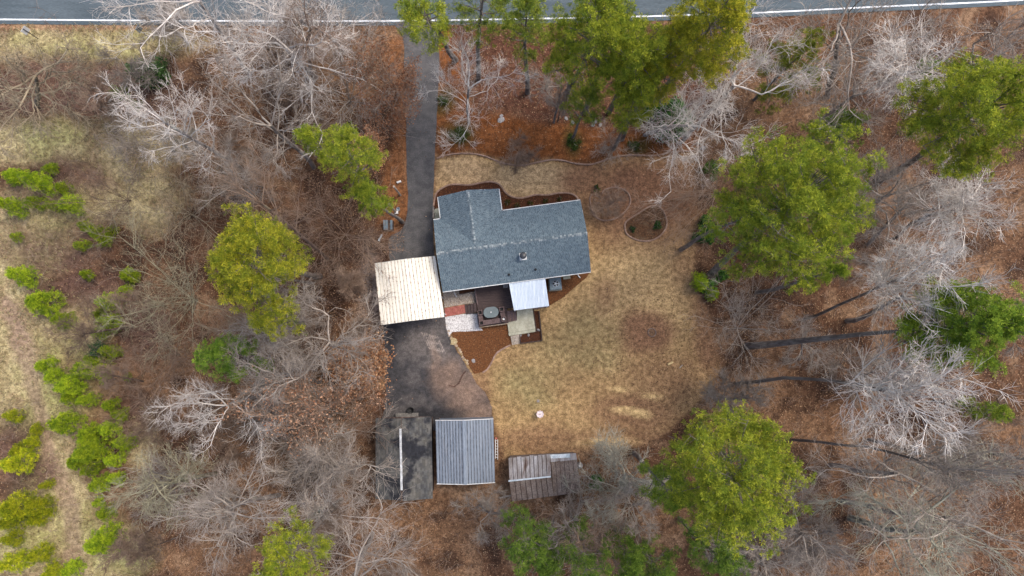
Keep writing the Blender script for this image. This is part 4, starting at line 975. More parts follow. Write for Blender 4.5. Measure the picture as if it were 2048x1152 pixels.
def needles(rng, C_, R, n, out, width=.036, upb=.55):
    """tufts of needle blades round each centre"""
    k = len(C_); D = rng.normal(0, 1, (k, n, 3)) + np.array([0, 0, upb]) + out[:, None, :] * .7
    D /= np.linalg.norm(D, axis=2, keepdims=True) + 1e-9
    Ln = (R[:, None] * rng.uniform(.55, 1.1, (k, n)))[..., None]
    S = np.cross(D, rng.normal(0, 1, (k, n, 3))); S /= np.linalg.norm(S, axis=2, keepdims=True) + 1e-9
    b = C_[:, None] + D * Ln * .12
    wv = S * (width * .5) * (R[:, None, None] / .4)
    V = np.stack([b - wv * .6, C_[:, None] + D * Ln * .55 - wv, C_[:, None] + D * Ln, C_[:, None] + D * Ln * .55 + wv], 2)
    return V.reshape(-1, 4, 3)
def pine_meshes(seed, H, R, cb, nb, dens=1.0, young=False, cs=.40, npt=30, sx=1.0, sy=1.0, gap=.0):
    rng = np.random.default_rng(seed); wood = []; cl = []; outv = []
    wood.append((limb(rng, np.array([0, 0, -.2]), np.array([0, 0, 1.]), H * .97, 9, .025, .03), np.linspace(H * .0125 if not young else .05, .03, 9), 8)); tp = wood[0][0]
    az = 0
    for i in range(nb):
        t = (i + rng.uniform(0, .8)) / nb; z = H * (cb + (1 - cb) * t); x = z / (H * .97) * 8; j = min(int(x), 7); p = tp[j] + (tp[j + 1] - tp[j]) * (x - j)
        az += 2.4 + rng.normal(0, .4)
        prof = (1 - t) ** .75 * .95 + .12 if young else math.sqrt(max(.02, 1 - ((t - .28) / .80) ** 2))
        L = R * prof * rng.uniform(.62, 1.12)
        if rng.random() < gap: L *= .5
        slope = .15 + 1.0 * t ** 2 if not young else .35 + .9 * t
        d = np.array([math.cos(az) * sx, math.sin(az) * sy, slope]); L *= math.hypot(d[0], d[1])
        P = limb(rng, p, d, L, 6, .09, .045); wood.append((P, np.linspace(.022 * H ** .35 * (1.1 - .6 * t) if not young else .02, .012, 6), 4))
        m = max(3, int(L * (3.1 if not young else 6.5) * dens))
        for q in range(m):
            s = rng.uniform(.30 if not young else .15, 1.0) ** .75; y = s * 5; a = min(int(y), 4); pp = P[a] + (P[a + 1] - P[a]) * (y - a)
            lat = nrm(np.cross(P[-1] - P[0], [0, 0, 1])) * rng.normal(0, .22 * L * (1.15 - .55 * s) + .08)
            c = pp + lat + np.array([0, 0, rng.uniform(-.05, .42) * (1 if not young else .5)])
            cl.append(c); o = nrm(P[-1] - P[0]); outv.append(o * .6)
            if q % 2 == 0: wood.append((np.array([pp, (pp + c) / 2 + [0, 0, -.04], c]), np.array([.016, .012, .008]), 3))
    for q in range(6 if not young else 4): cl.append(np.array([tp[-1][0], tp[-1][1], H * .97]) + rng.normal(0, .25 if not young else .08, 3)); outv.append(np.array([0, 0, 1.]))
    cl = np.array(cl); outv = np.array(outv)
    sub = 9 if not young else 5
    dm = rng.normal(0, 1, (len(cl) * sub, 3)); dm /= np.linalg.norm(dm, axis=1, keepdims=True); dm[:, 2] = np.abs(dm[:, 2]) * .75
    C2 = np.repeat(cl, sub, 0) + dm * cs * np.repeat(rng.uniform(.65, 1.15, len(cl)), sub)[:, None] * rng.uniform(.7, 1.05, (len(cl) * sub, 1)); O2 = np.repeat(outv, sub, 0)
    k = len(C2); n = npt; Rr = cs * rng.uniform(.40, .62, k)
    D = rng.normal(0, 1, (k, n, 3)) + np.array([0, 0, .75]) + O2[:, None, :] * .5; D /= np.linalg.norm(D, axis=2, keepdims=True) + 1e-9
    S_ = np.cross(D, rng.normal(0, 1, (k, n, 3))); S_ /= np.linalg.norm(S_, axis=2, keepdims=True) + 1e-9
    E = C2[:, None] + D * (Rr[:, None] * rng.uniform(.7, 1.1, (k, n)))[..., None]; wv = S_ * (Rr * (.07 if not young else .075))[:, None, None]
    verts = np.concatenate([C2[:, None, :], np.stack([E - wv, E + wv], 2).reshape(k, n * 2, 3)], 1)
    base = np.arange(k)[:, None] * (1 + 2 * n); ii = base + 1 + 2 * np.arange(n)[None]
    F = np.stack([np.broadcast_to(base, (k, n)), ii, ii + 1], -1).reshape(-1, 3)
    wm_ = mesh_np("trunk", *tubes_np(wood), [M['pine_bark']]); wm_.shade_smooth()
    return wm_, mesh_np("crown", verts.reshape(-1, 3), F, [M['needle']])
def pine(top_px, h, rad_px, seed, label, tint=(1, 1, 1), cb=.55, nb=34, base_px=None, sx=1., sy=1., dens=1., group=None, gap=.15, cs=.40):
    zc = h * .82; rad = rad_px * mpp(*top_px, zc)
    T = at(*top_px, zc); B = at(*base_px, -.05) if base_px else Vector((T.x, T.y, -.05))
    d = (T - B); T = B + d * (h / max(d.z, .1))
    wm_, cm = pine_meshes(seed, h, rad, cb, nb, dens, False, cs, 18, sx, sy, gap)
    r = place_root("pine_tree", B, T, h, label, "pine tree", group, 0)
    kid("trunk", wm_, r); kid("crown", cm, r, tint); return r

# ------------------------------------------------------------------ pines in the wood and by the road
YEL, MIDG, DKG, BRT = (1.35, 1.15, .75), (.95, 1.0, 1.0), (.60, .78, .95), (1.15, 1.15, .9)
pine((848, 6), 21, 70, 101, "pine leaning over the mouth of the driveway at the road", BRT, base_px=(912, 120), nb=26, dens=.8)
pine((955, 22), 19, 62, 102, "slender pine at the roadside with bare grey trunk and thin green top", MIDG, base_px=(957, 160), nb=26, dens=.9)
pine((1048, 26), 19, 58, 103, "slender pine with dark trunk rising from the red leaf litter", MIDG, base_px=(1055, 185), nb=26, dens=.9)
pine((1165, 92), 22, 92, 104, "full bright pine beside the road, first of the dense clump", BRT, base_px=(1130, 200), sy=1.2, nb=46, dens=1.1, gap=.08, cb=.62)
pine((1265, 140), 20, 92, 105, "thin airy pine in the middle of the roadside clump", BRT, base_px=(1218, 225), nb=46, dens=.85, gap=.2)
pine((1400, 62), 24, 90, 106, "yellowish pine at the far end of the roadside clump", YEL, base_px=(1305, 215), nb=48, dens=1.1, gap=.08, cb=.60)
pine((1330, 80), 21, 75, 107, "olive pine crowded against the yellowish pine by the road", YEL, nb=38, dens=.9, gap=.2)
pine((1225, 55), 20, 66, 140, "mid green pine filling the roadside clump over the white line", MIDG, nb=34, dens=.9)
pine((1300, 175), 15, 55, 141, "airy yellow green pine at the lower rim of the roadside clump", BRT, nb=26, dens=.9)
pine((1165, 205), 11, 42, 108, "short pine with a rounded green crown in the red leaf litter", MIDG, cb=.5, nb=18)
pine((1270, 215), 13, 48, 109, "low green pine before the dark evergreen tree", BRT, cb=.5, nb=20)
pine((1600, 105), 12, 58, 110, "dark narrow pine behind pale bare branches near the road", (.85, .85, .7), cb=.3, nb=28, sx=.7, sy=1.4)
pine((1965, 240), 25, 128, 111, "broad bright pine standing among bare trees beside the road bend", BRT, base_px=(1760, 360), nb=54, dens=1.1, sx=1.1, gap=.08, cb=.70)
pine((1588, 415), 25, 168, 112, "largest spreading pine beside the front lawn", (1.05, 1.08, .85), base_px=(1422, 548), nb=64, dens=1.05, gap=.12, cb=.70)
pine((1462, 440), 17, 48, 113, "green pine tucked under the largest spreading pine", (.85, 1.02, .85), nb=24, dens=.8)
pine((1878, 674), 25, 98, 114, "deep green pine standing alone in the open leafy wood", (.80, 1.0, .85), base_px=(1495, 692), nb=56, dens=1.1, gap=.05, cb=.76)
pine((1462, 908), 24, 132, 115, "tall bright pine at the corner of the back lawn", BRT, base_px=(1400, 850), nb=56, dens=1.1, sy=1.15, gap=.08, cb=.70)
pine((1350, 975), 18, 62, 116, "green pine filling the gap beside the rusty shed's trees", (.8, .95, .8), nb=26, dens=.8)
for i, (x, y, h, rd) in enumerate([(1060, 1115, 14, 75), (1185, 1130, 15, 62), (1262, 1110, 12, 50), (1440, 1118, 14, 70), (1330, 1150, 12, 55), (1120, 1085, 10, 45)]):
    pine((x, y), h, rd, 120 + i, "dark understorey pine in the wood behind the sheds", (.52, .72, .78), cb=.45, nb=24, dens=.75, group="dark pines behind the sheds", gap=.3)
pine((708, 325), 20, 66, 130, "slanting airy pine over the yard posts beside the driveway", (1.12, 1.12, .88), base_px=(745, 400), nb=32, dens=.9, sx=1.0, sy=1.1)
pine((662, 278), 17, 30, 138, "small bright pine touching the slanting pine by the driveway", (1.1, 1.15, .8), nb=18)
pine((755, 385), 14, 38, 139, "small pine leaning out over the yard posts", (.95, 1.05, .85), nb=18)
pine((530, 570), 22, 108, 131, "dense yellow green pine in the wood beside the carport", (1.25, 1.12, .75), base_px=(640, 553), nb=46, dens=1.15, gap=.05, cb=.70)
pine((535, 635), 17, 34, 132, "small yellow green pine below the dense one near the carport", (1.2, 1.1, .75), nb=14)
pine((462, 722), 13, 58, 133, "rounded mid green pine beside the pale dead oak", (.68, .95, .85), cb=.4, nb=24, dens=1.1)
pine((560, 1108), 19, 80, 134, "bright lopsided pine in the wood behind the shingled shed", (1.2, 1.2, .75), nb=30, dens=.95, sx=1.1, sy=.8)
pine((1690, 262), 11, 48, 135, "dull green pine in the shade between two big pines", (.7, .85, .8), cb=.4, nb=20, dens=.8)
pine((1640, 555), 15, 36, 136, "thin pine sprig below the largest spreading pine", (.9, 1.05, .8), nb=12)
pine((1985, 815), 9, 22, 137, "tiny pine among pale branches in the open wood", (.8, .95, .8), cb=.4, nb=10)

# young pines of the dry field
YV = []
for i in range(6):
    wm_, cm = pine_meshes(200 + i, 3.2, 1.05, .10, 26, 1.0, True, .30, 20); YV.append((wm_, cm))
young = [(15, 345, 27), (75, 365, 36), (85, 330, 20), (25, 410, 30), (95, 405, 19), (135, 400, 29), (200, 470, 30), (158, 450, 19), (150, 487, 19), (40, 550, 34), (155, 548, 18), (85, 605, 42), (115, 640, 26), (215, 600, 30),
         (235, 575, 16), (180, 625, 15), (215, 645, 27), (188, 665, 21), (185, 740, 40), (100, 755, 30), (140, 770, 36), (75, 730, 24), (235, 755, 13), (205, 810, 21), (130, 850, 34), (205, 860, 27),
         (10, 835, 19), (240, 890, 27), (185, 900, 40), (150, 920, 29), (190, 970, 25), (45, 885, 18), (15, 900, 19), (40, 925, 36), (75, 975, 15), (40, 1015, 48), (15, 1045, 32), (205, 1075, 40), (192, 1098, 30), (75, 1015, 28),
         (25, 1128, 32), (75, 1110, 25), (130, 1142, 25), (92, 1148, 25), (250, 550, 24), (170, 945, 22), (215, 925, 24), (10, 470, 14), (60, 1040, 22), (180, 1010, 16), (175, 720, 24), (212, 703, 22), (165, 800, 22), (172, 862, 24), (226, 835, 20), (196, 1032, 22), (165, 880, 24), (222, 962, 20), (120, 800, 22), (60, 400, 20), (110, 370, 18), (50, 860, 18), (10, 1085, 24), (1408, 560, 26), (1432, 585, 20)]
rr = random.Random(8)
for i, (u, v, rp) in enumerate(young):
    T = at(u, v, 2.0); r_m = rp * .9 * mpp(u, v, 1.6); wm_, cm = YV[i % 6]
    if u > 1000: lb, gp = "low bright green evergreen at the wooded edge of the lawn", "low evergreens at the lawn edge"
    elif u < 110 and v > 800: lb, gp = "yellowish young pine on the outer side of the worn field track", "young pines in the dry field"
    elif v < 520: lb, gp = "small bushy young pine in the dry grass above the head of the track", "young pines in the dry field"
    elif u > 165: lb, gp = "lime green young pine in the row beside the bare wood", "young pines in the dry field"
    else: lb, gp = "lime green young pine standing in open dry grass by the track", "young pines in the dry field"
    r = bpy.data.objects.new("young_pine", None); col.objects.link(r); r.location = (T.x, T.y, -.05); s = r_m / 1.12
    r.scale = (s * rr.uniform(.9, 1.1), s * rr.uniform(.9, 1.1), max(.45, s * rr.uniform(.75, 1.05))); r.rotation_euler = (rr.uniform(-.1, .1), rr.uniform(-.1, .1), rr.uniform(0, 6.3)); tag(r, lb, "young pine", gp)
    k = rr.uniform(.7, 1.25); yl = u < 110 and v > 800
    kid("trunk", wm_, r); kid("crown", cm, r, (1.60 * k, 1.50 * k, .55 * k) if yl else (1.30 * k, 1.48 * k, .65 * k))

# broad-leaved evergreens and shrubs
def shrub(u, v, rp, h, label, tint=(1, 1, 1), n=1500, size=.17, seed=0, group=None, name="evergreen_shrub", m='leaf_ev', zsq=.6, dens_in=.35):
    rng = np.random.default_rng(900 + seed + int(u)); B = at(u, v, 0) if h < 3 else at(u, v, h * .6); B.z = -.03; rad = rp * mpp(u, v, h * .5); r = thing(name, B, label, "shrub", group)
    ns = 9; W = []; tips = []
    for i in range(ns):
        a = i * 2.4 + rng.normal(0, .3); sp = rng.uniform(.2, .95); p = limb(rng, np.array([0, 0, 0.]), np.array([math.cos(a) * sp * rad, math.sin(a) * sp * rad, h]), math.hypot(sp * rad, h * .9), 5, .1, 0); W.append((p, np.linspace(.012 + .008 * h, .008, 5), 4))
    kid("stem", mesh_np("stem", *tubes_np(W), [M['bark']]), r, DARK)
    lob = rng.normal(0, 1, (14, 3)); lob /= np.linalg.norm(lob, axis=1, keepdims=True); lob *= rng.uniform(.25, .72, (14, 1)); lob[:, 2] = np.abs(lob[:, 2])
    D = rng.normal(0, 1, (n, 3)); D /= np.linalg.norm(D, axis=1, keepdims=True); c = lob[rng.integers(0, 14, n)] + D * .33 * rng.uniform(dens_in, 1, (n, 1)); c[:, 2] = np.abs(c[:, 2]) * .9 + .05
    kid("foliage", mesh_np("foliage", *leaf_quads(rng, c * [rad, rad, h], size, .7), [M[m]]), r, tint); return r
shrub(285, 135, 46, 4.5, "dark green holly in the brush near the road verge", (1, 1, 1), 3600, .24)
shrub(245, 192, 24, 2.2, "yellow green bush beside the dark green holly", (2.2, 1.5, .5), 1200, .16); shrub(278, 216, 16, 1.6, "small olive bush below the dark green holly", (2.0, 1.4, .5), 700, .14)
shrub(1345, 222, 62, 7, "deep green holly behind the leaning pale tree", (.85, 1.1, .8), 5200, .26); shrub(1420, 455, 34, 3, "dark fern like evergreen at the edge of the front lawn", (.8, 1.0, 1.0), 1600, .24)
shrub(1412, 572, 26, 2.0, "glossy bright green shrub at the wooded edge of the lawn", (1.4, 1.6, .9), 1500, .18); shrub(1440, 553, 20, 1.8, "round green shrub next to the glossy one at the lawn edge", (1.2, 1.3, .8), 1000, .17)
shrub(540, 795, 26, 3, "mossy green cedar between the leafy tree and the dead oak", (1.1, 1.1, .7), 1600, .16); shrub(1193, 962, 20, 2.5, "small green bush under bare branches by the rusty shed", (1.1, 1.4, .9), 1100, .17)
shrub(918, 274, 30, .7, "low olive ground shrub in the pine straw by the driveway", (1.0, .75, .5), 1500, .10); shrub(1146, 285, 20, .8, "low dark olive shrub in the pine straw", (.9, .7, .5), 1100, .10)
shrub(1268, 291, 18, .6, "flattened dark shrub near the lawn edging", (.8, .6, .5), 800, .10); shrub(1315, 452, 13, .8, "dark green shrub in the teardrop bed", (.7, .8, .7), 700, .09)
shrub(1264, 458, 9, .6, "little dark shrub with twigs in the teardrop bed", (.6, .6, .6), 400, .08); shrub(886, 203, 16, .8, "dull brown green shrub along the driveway's straw strip", (.9, .65, .5), 700, .10)
shrub(1415, 345, 28, 2.5, "soft green bush where the lawn edging ends", (1.5, 1.4, .8), 1200, .15); shrub(190, 698, 24, 3, "blue green cedar among the young pines", (.7, 1.0, 1.3), 1300, .15)
shrub(1840, 145, 40, 2.5, "sparse green bush below tangled bare branches near the road", (1.7, 1.5, .7), 1100, .16); shrub(1700, 225, 42, 3, "muted green bush behind the big pine near the road", (1.0, 1.05, .7), 1500, .17)
shrub(640, 1020, 18, 2.0, "faint green bush under the star shaped bare tree", (.8, .8, .6), 500, .14); shrub(1192, 378, 10, .8, "brownish shrub beside the ringed small tree", (1, .7, .5), 300, .1)
for i, (u, v, s) in enumerate([(890, 410, 9), (1015, 405, 10), (1035, 412, 9), (1060, 406, 8), (1090, 402, 8), (1120, 398, 8)]): shrub(u, v, s, .5, "low reddish dark shrub in the bed before the house", (1.4, .55, .4), 260, .08, i, "low shrubs before the house")

# ------------------------------------------------------------------ bare trees that can be told apart
bt = bare_tree
bt((290, 150), 20, 'straight', 1, WHITE, "tall pale straight bare tree between road verge and wood", (492, 345), xy=1.15)
bt((455, 95), 19, 'oak', 2, GREY, "bare oak with long straight trunk amid the roadside brush", (628, 335))
bt((300, -35), 20, 'oak', 3, WHITE, "pale bare tree with crown over the road near the grey sign", (500, 152))
bt((500, -15), 17, 'gnarly', 4, WHITE, "arching bare tree whose limbs reach across the road edge", (632, 156), xy=1.25)
bt((600, 10), 18, 'tall', 5, PINK, "brown trunked bare tree at the road edge", (622, 148))
bt((640, -45), 17, 'oak', 6, WHITE, "white twigged bare tree overhanging the road by the driveway", (684, 96))
bt((680, 120), 12, 'vase', 7, GREY, "fan shaped bare tree in the wood next to the copper leaved beech", (700, 205))
bt((405, 290), 14, 'straight', 8, GREY, "straight twigged bare tree halfway down the wood", (507, 395), xy=1.15)
bt((490, 378), 21, 'straight', 1, PINK, "leaning bare tree with long pale trunk above the yellow green pine", (655, 518))
bt((690, 455), 8, 'vase', 7, PINK, "wide fountain shaped bare tree beside the driveway bend", (692, 470), xy=1.35)
bt((325, 415), 9, 'vase', 9, TAN, "tan fan shaped bare tree at the edge of the dry field", (385, 430), xy=1.2)
bt((300, 588), 10, 'vase', 9, GREEN, "greenish bushy bare tree facing the field beside the dense pine", (395, 600), xy=1.2)
bt((290, 970), 14, 'straight', 10, GREEN, "greenish fan of branches stretching toward the field pines", (432, 947), xy=1.5)
bt((408, 790), 14, 'gnarly', 14, (1.6, 1.62, 1.66), "dead white oak with crooked limbs", (532, 788), xy=1.0)
bt((475, 655), 15, 'gnarly', 4, GREY, "crooked grey bare tree below the dense yellow green pine", (590, 682))
bt((640, 630), 14, 'gnarly', 12, GREY, "crooked pale tree nearest the carport", (690, 698), xy=1.15)
bt((525, 700), 14, 'oak', 2, GREY, "grey bare oak leaning beside the mid green pine", (638, 765))
bt((615, 800), 12, 'oak', 6, PINK, "bare tree with tan clinging leaves beside the parking pad", (725, 795), xy=1.3, leaves=2200, leafcol=(1.1, 1.1, 1.1))
bt((625, 870), 11, 'vase', 7, GREY, "grey spray of branches behind the parking pad", (640, 850))
bt((630, 970), 11, 'gnarly', 12, GREY, "star shaped grey bare tree beside the shingled shed", (672, 945), xy=1.25)
bt((455, 1065), 18, 'straight', 8, GREY, "long pale bare tree slanting through the wood behind the sheds", (560, 990), xy=1.2)
bt((420, 1025), 13, 'straight', 10, GREY, "blue grey leaning tree next to the greenish fan", (490, 1008), xy=1.2)
bt((680, 1150), 18, 'oak', 3, GREY, "bare oak at the bottom of the wood behind the shingled shed", (745, 1065))
bt((628, 1070), 9, 'vase', 9, WHITE, "little white twigged tree beside the bright lopsided pine", (645, 1030))
bt((1125, 1040), 10, 'oak', 6, GREY, "bare tree spreading its twigs over the rusty shed", (1165, 1002), xy=1.4)
bt((1228, 930), 10, 'gnarly', 4, (.95, .98, .86), "arched lichen grey tree beside the rusty shed", (1298, 990), xy=1.25)
bt((1290, 1030), 10, 'oak', 2, GREY, "thin grey bare tree between the rusty shed and the tall bright pine", (1285, 1005), xy=1.1)
bt((1150, 1100), 12, 'oak', 5 + 1, PINK, "dim pinkish bare tree behind the rusty shed", xy=1.1)
bt((900, 85), 15, 'gnarly', 11, WHITE, "white dead tree with side limbs beside the driveway", (938, 247), xy=.85)
bt((1107, 150), 9, 'oak', 3, GREY, "slim pale sapling with bent top in the red leaf litter", (1107, 246), xy=.9); bt((1130, 175), 7, 'tall', 5, PINK, "second slim sapling leaning away in the red leaf litter", (1116, 242), xy=.9)
bt((1480, 190), 16, 'gnarly', 4, WHITE, "big pale tree leaning out from the straw bed", (1290, 270), xy=1.0)
bt((1600, 95), 19, 'gnarly', 12, WHITE, "white branched tree with thin slanting trunk beside the dark holly", (1360, 287), xy=.85)
bt((1745, 35), 18, 'oak', 3, GREY, "dark trunked bare tree leaning toward the road", (1655, 195), trunk_tint=DARK, xy=1.2)
bt((1895, 60), 20, 'brush', 16, WHITE, "bare tree with thick dark trunk and white upper twigs near the road bend", (1812, 192), trunk_tint=DARK, xy=1.4)
bt((2030, 10), 20, 'gnarly', 11, GREY, "dark knotted tree beside the broad bright pine near the road", (1930, 148), trunk_tint=DARK, xy=1.1)
bt((1935, 425), 20, 'brush', 15, WHITE, "white twigged bare tree between the two biggest pines", (1790, 478), trunk_tint=DARK, xy=1.35)
bt((1800, 440), 14, 'gnarly', 12, GREY, "smaller curly limbed tree beside the largest spreading pine", (1735, 490))
bt((2035, 508), 27, 'brush', 16, WHITE, "very tall dark trunked tree slanting across the open leafy wood", (1608, 638), trunk_tint=(.62, .55, .50), xy=1.0)
bt((1915, 805), 27, 'brush', 15, WHITE, "tall dark trunked tree with a white brush of twigs in the open wood", (1472, 768), trunk_tint=(.62, .55, .50), xy=1.15)
bt((2060, 948), 26, 'brush', 17, GREY, "tall dark tree slanting below the white brush of twigs", (1585, 880), trunk_tint=(.62, .55, .50), xy=1.0)
bt((1640, 685), 8, 'oak', 3, GREY, "forked sapling with green lichen beside a fallen dark trunk", (1600, 720), xy=1.0); bt((1760, 715), 9, 'tall', 5, GREY, "slender forked tree under the deep green pine", (1710, 775), xy=1.1)
bt((1900, 1075), 19, 'gnarly', 4, (.95, 1.02, .88), "lichen green limbed tree low in the open wood", (1700, 1035), xy=1.3)
bt((1700, 1120), 14, 'gnarly', 11, GREY, "grey crooked tree behind the tall bright pine", (1570, 1040), xy=1.2)
bt((1810, 985), 15, 'oak', 3, GREY, "grey tree with drooping side limbs in the open wood", (1660, 930), xy=1.2)
for u, v, h, st_, sd, lb in ((1810, 105, 14, 'oak', 2, "tangled fine twigged tree between dark trunks by the road"), (1985, 965, 16, 'straight', 10, "upright twiggy grey tree low in the open wood"), (1560, 640, 9, 'vase', 9, "grey spray of twigs at the foot of the slanting dark trunk"),
                          (1980, 1120, 18, 'oak', 3, "fine twigged tree beyond the lichen green one"),
                          (1720, 330, 12, 'straight', 10, "pinkish twiggy tree wedged between the two biggest pines"), (1560, 1130, 12, 'oak', 2, "fine grey tree behind the foot of the tall bright pine"),
                          (1960, 330, 17, 'oak', 6, "grey bare tree poking out below the broad bright pine")):
    bt((u, v), h, st_, sd, GREY, lb, xy=1.15)
bt((1975, 610), 17, 'oak', 2, GREY, "pale bare tree behind the deep green pine", xy=1.2)
bt((760, 150), 9, 'oak', 3, PINK, "copper leaved beech hanging over the driveway", (778, 215), leaves=4200, leafcol=(.60, .50, .44), name="beech_tree", xy=1.2)
bt((735, 262), 8, 'oak', 6, PINK, "pale tan leaved beech behind the slanting pine", (750, 300), leaves=4000, leafcol=(1.0, .92, .85), name="beech_tree", xy=1.1)
bt((690, 735), 6, 'oak', 2, PINK, "peach leaved small tree beside the parking pad", (700, 742), leaves=4200, leafcol=(.85, .80, .68), name="beech_tree", xy=1.6)
bt((1216, 398), 3.6, 'oak', 3, PINK, "small bare tree inside its ring of edging on the lawn", (1214, 408), xy=1.5)
bt((1040, 300), 5, 'gnarly', 11, PINK, "thin bare ornamental tree in the straw before the lawn", (1050, 312), xy=1.0); bt((1225, 288), 3.2, 'vase', 9, GREY, "grey twiggy shrub at the straw bed edge", (1230, 295), xy=1.2)
bt((1345, 400), 9, 'vase', 9, PINK, "spray of bare branches leaning out over the front lawn", (1440, 385), xy=1.0)
bt((60, 190), 12, 'oak', 3, TAN, "brown bare tree in the brush below the road verge", (75, 215), xy=1.2); bt((180, 165), 9, 'tall', 5, PINK, "thin brown sapling above the dry field", (200, 215), xy=1.1)
bt((350, 255), 9, 'straight', 10, (.9, .88, .8), "pale bushy bare tree next to the dry field", (390, 310), xy=1.4)

# the rest of the wood: smaller trees nobody would name singly but anyone could count
rr = random.Random(21); cnt = 0; taken = []
def free_spot(u, v):
    if 735 < u < 1440 and 60 < v < 910: return False
    if 1000 < u < 1170 and v < 1010: return False
    if u < 255 and v > 240: return False
    if v < 75 or (u < 330 and v < 125): return False
    if 740 < u < 1000 and v < 1010 and v > 820: return False
    return all((u - a) ** 2 + (v - b) ** 2 > 45 ** 2 for a, b in taken)
UL = {}
for e_, w_ in ((False, "wood round the sheds and field"), (True, "open wood beyond the lawn")):
    for k_, t_ in {('oak', 2): "spreading brown understorey tree in the ", ('tall', 5): "slim brown understorey tree in the ", ('vase', 9): "brown many stemmed understorey tree in the ", ('straight', 10): "straight brown twiggy understorey tree in the ",
                   ('oak', 3): "spreading grey understorey tree in the ", ('gnarly', 12): "crooked grey understorey tree in the ", ('vase', 7): "grey many stemmed understorey tree in the "}.items(): UL[(*k_, e_)] = t_ + w_
KIND = [('oak', 2, PINK), ('tall', 5, PINK), ('vase', 9, PINK), ('straight', 10, PINK), ('oak', 3, GREY), ('gnarly', 12, GREY), ('vase', 7, GREY)]
while cnt < 55:
    u, v = rr.uniform(250, 2048), rr.uniform(60, 1152)
    if u > 1300 and rr.random() < .6: continue
    if not free_spot(u, v): continue
    taken.append((u, v)); st_, sd, tn = rr.choice(KIND); h = rr.uniform(4, 9) if u < 1400 else rr.uniform(5, 11)
    B = at(u, v, 0); T = Vector((B.x + rr.uniform(-1, 1), B.y + rr.uniform(-1, 1), h)); tu, tv = pix(*T)
    k = rr.uniform(.62, .95); bt((tu, tv), h, st_, sd, tuple(x * k for x in tn), UL[(st_, sd, u > 1300)], (u, v), "understorey trees in the wood", xy=rr.uniform(.9, 1.3), name="understorey_tree"); cnt += 1

# ------------------------------------------------------------------ what nobody could count: brush, fallen leaves, dry grass
def scatter(n, seed, wfun):
    r = np.random.default_rng(seed); X = r.uniform(-47, 47, n) if seed != 66 else r.uniform(-8, 15, n); Y = r.uniform(-20.5, 31, n) if seed != 66 else r.uniform(-4, 15, n); m = fields(X, Y); k = r.random(n) < wfun(m); return X[k], Y[k], {q: w_[k] for q, w_ in m.items()}, r
def inbox(m, *b):
    o = np.zeros(m['u'].shape, bool)
    for x0, y0, x1, y1 in b: o |= (m['u'] > x0) & (m['u'] < x1) & (m['v'] > y0) & (m['v'] < y1)
    return o
HARD = ((890, 690, 985, 870), (808, 40, 880, 520), (745, 505, 895, 870), (865, 370, 1185, 690), (750, 825, 1000, 1000), (1012, 903, 1160, 1005), (0, -60, 2048, 46))
def litter_w(m):
    wv = m['woods'] * (.45 + .8 * m['mid']) + m['lawn'] * (.05 + .22 * ell(m['u'], m['v'], 1290, 690, 100, 90, .6) + .25 * ell(m['u'], m['v'], 1380, 780, 90, 90, .7) + .12 * ell(m['u'], m['v'], 1300, 880, 120, 40, .7)) + m['field'] * .03 + m['straw'] * .06
    wv = np.where(m['u'] < 300, wv * .35, wv); return np.where(inbox(m, *HARD), 0.004, wv)
X, Y, m, r = scatter(330000, 61, litter_w)
c = np.stack([X, Y, r.uniform(.0, .05, len(X))], 1)
tag(link("fallen_leaves", mesh_np("fallen_leaves", *leaf_quads(r, c, .12, .4), [M['litter']])), "brown and tan leaves fallen over the wood floor", None, None, 'stuff')
X, Y, m, r = scatter(1800, 62, lambda m: inbox(m, (770, 640, 985, 830)) * .9 * sstep(-(m['u'] - 770), -160, 0) + inbox(m, (812, 60, 876, 500)) * .25)
c = np.stack([X, Y, r.uniform(.012, .03, len(X))], 1); tag(link("fallen_leaves", mesh_np("fallen_leaves", *leaf_quads(r, c, .10, .3), [M['litter']])), "scattered leaves blown onto the asphalt", None, None, 'stuff')
# bark chips loosening the outline of the mulch beds
BEDS = [[(870, 400), (880, 380), (905, 370), (965, 366), (1000, 371), (1025, 395), (1120, 387), (1152, 394), (1160, 405), (1000, 425), (880, 420)], [(902, 662), (1016, 645), (1022, 690), (992, 708), (968, 746), (946, 748)], [(1098, 600), (1125, 590), (1175, 552), (1130, 560)], LOOP_B]
X, Y, m, r = scatter(90000, 66, lambda m: np.maximum.reduce([sstep(poly_sd(m['u'], m['v'], b), -3, 3) for b in BEDS]) * .35)
M['chip'] = island_ramp("bark_chip", [(.025, .010, .005), (.06, .022, .009), (.12, .048, .018), (.17, .08, .035), (.26, .16, .09)])
c = np.stack([X, Y, r.uniform(.008, .03, len(X))], 1); tag(link("bark_chips", mesh_np("bark_chips", *leaf_quads(r, c, .085, .3), [M['chip']])), "brown bark chips strewn over the planting beds", None, None, 'stuff')
# wood chips on the lawn
X, Y, m, r = scatter(14000, 63, lambda m: sum(ell(m['u'], m['v'], *e, .5) for e in [(1240, 779, 20, 4), (1300, 792, 15, 4), (1262, 826, 26, 5), (1282, 834, 16, 5), (1205, 885, 40, 5), (1245, 884, 30, 6), (1325, 733, 14, 6)]) * .9)
c = np.stack([X, Y, r.uniform(.0, .03, len(X))], 1); tag(link("wood_chips", mesh_np("wood_chips", *leaf_quads(r, c, .10, .3), [M['sawdust']])), "pale wood chips scattered on the back lawn", None, None, 'stuff')
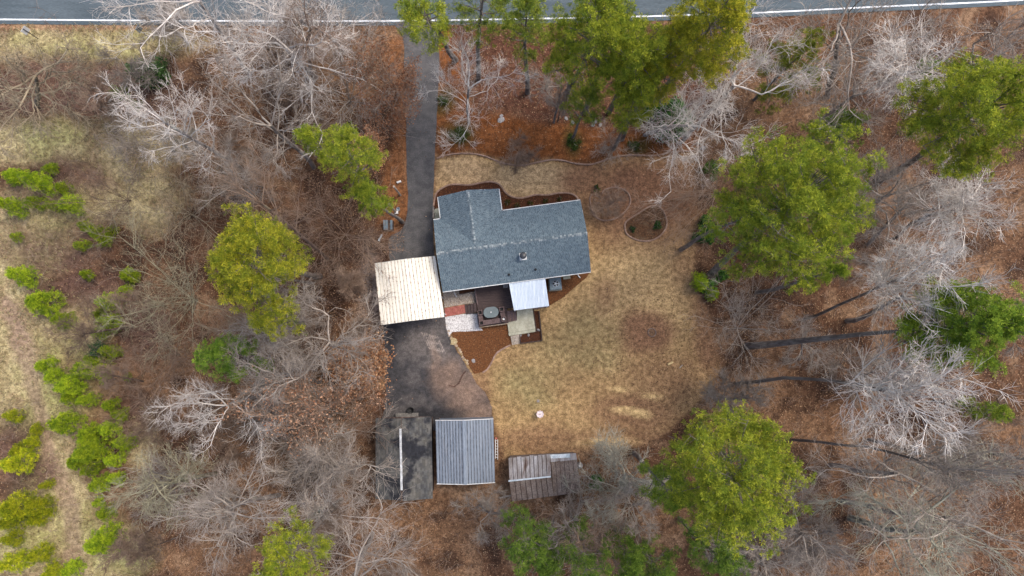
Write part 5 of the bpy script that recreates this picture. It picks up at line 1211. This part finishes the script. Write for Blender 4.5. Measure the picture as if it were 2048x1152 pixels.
# dry grass tufts
def tufts(X, Y, r, nb, h0, h1, wd):
    n = len(X); a = r.uniform(0, 6.28, (n, nb)); h = r.uniform(h0, h1, (n, 1)) * r.uniform(.6, 1.1, (n, nb)); ln = h * r.uniform(.25, 1.1, (n, nb))
    B = np.stack([X, Y, np.full(n, -.04)], 1)[:, None] + np.stack([r.normal(0, .05, (n, nb)), r.normal(0, .05, (n, nb)), np.zeros((n, nb))], 2)
    D = np.stack([np.cos(a) * ln, np.sin(a) * ln, h], 2); S = np.stack([-np.sin(a), np.cos(a), np.zeros((n, nb))], 2) * wd
    V = np.stack([B - S, B + S, B + D * [.6, .6, .8] + S * .7, B + D], 2).reshape(-1, 3); return V, np.arange(len(V)).reshape(-1, 4)
X, Y, m, r = scatter(150000, 64, lambda m: np.where(inbox(m, (0, -60, 2048, 48)), 0, m['field'] * (.25 + .9 * m['mid']) * (1 - .75 * m['track']) * (1 - .6 * m['brushy'])))
tag(link("dry_grass", mesh_np("dry_grass", *tufts(X, Y, r, 5, .10, .38, .014), [M['straw']])), "tufts of tan dry grass covering the open field", None, None, 'stuff')
# brush: thin woody stems
def brush(X, Y, r, h0, h1, m_, name, label, lean=.35, rad=.010):
    paths = []
    for x, y in zip(X, Y):
        h = r.uniform(h0, h1); p = limb(r, np.array([x, y, -.08]), np.array([r.normal(0, lean), r.normal(0, lean), 1.]), h, 4, .14, .02); paths.append((p, np.linspace(rad * 1.2, rad * .6, 4), 3))
        for k in range(9):
            t = r.uniform(.2, 1) * 3; i = min(int(t), 2); q = p[i] + (p[i + 1] - p[i]) * (t - i); d = r.normal(0, 1, 3); d[2] = abs(d[2]) * .9 + .15; L = h * r.uniform(.18, .5); e = q + nrm(d) * L * .5 + r.normal(0, .04, 3)
            paths.append((np.array([q, e, e + nrm(nrm(d) + r.normal(0, .35, 3)) * L * .5]), np.array([rad * .75, rad * .62, rad * .5]), 3))
    tag(link(name, mesh_np(name, *tubes_np(paths), [m_])), label, None, None, 'stuff')
X, Y, m, r = scatter(7200, 65, lambda m: np.where(inbox(m, *HARD), 0, (m['woods'] * (.30 + .9 * (m['big'] > .5)) * np.where(m['u'] < 760, 1.3, .75) + m['brushy'] * .9) * (1 - .85 * m['red']) * (1 - m['lawn'])) * .8)
brush(X, Y, r, .8, 3.2, M['brush'], "undergrowth", "tangle of thin woody stems under the trees")
print("counts", len(bpy.data.objects), sum(len(me.loops) - 2 * len(me.polygons) for me in bpy.data.meshes))
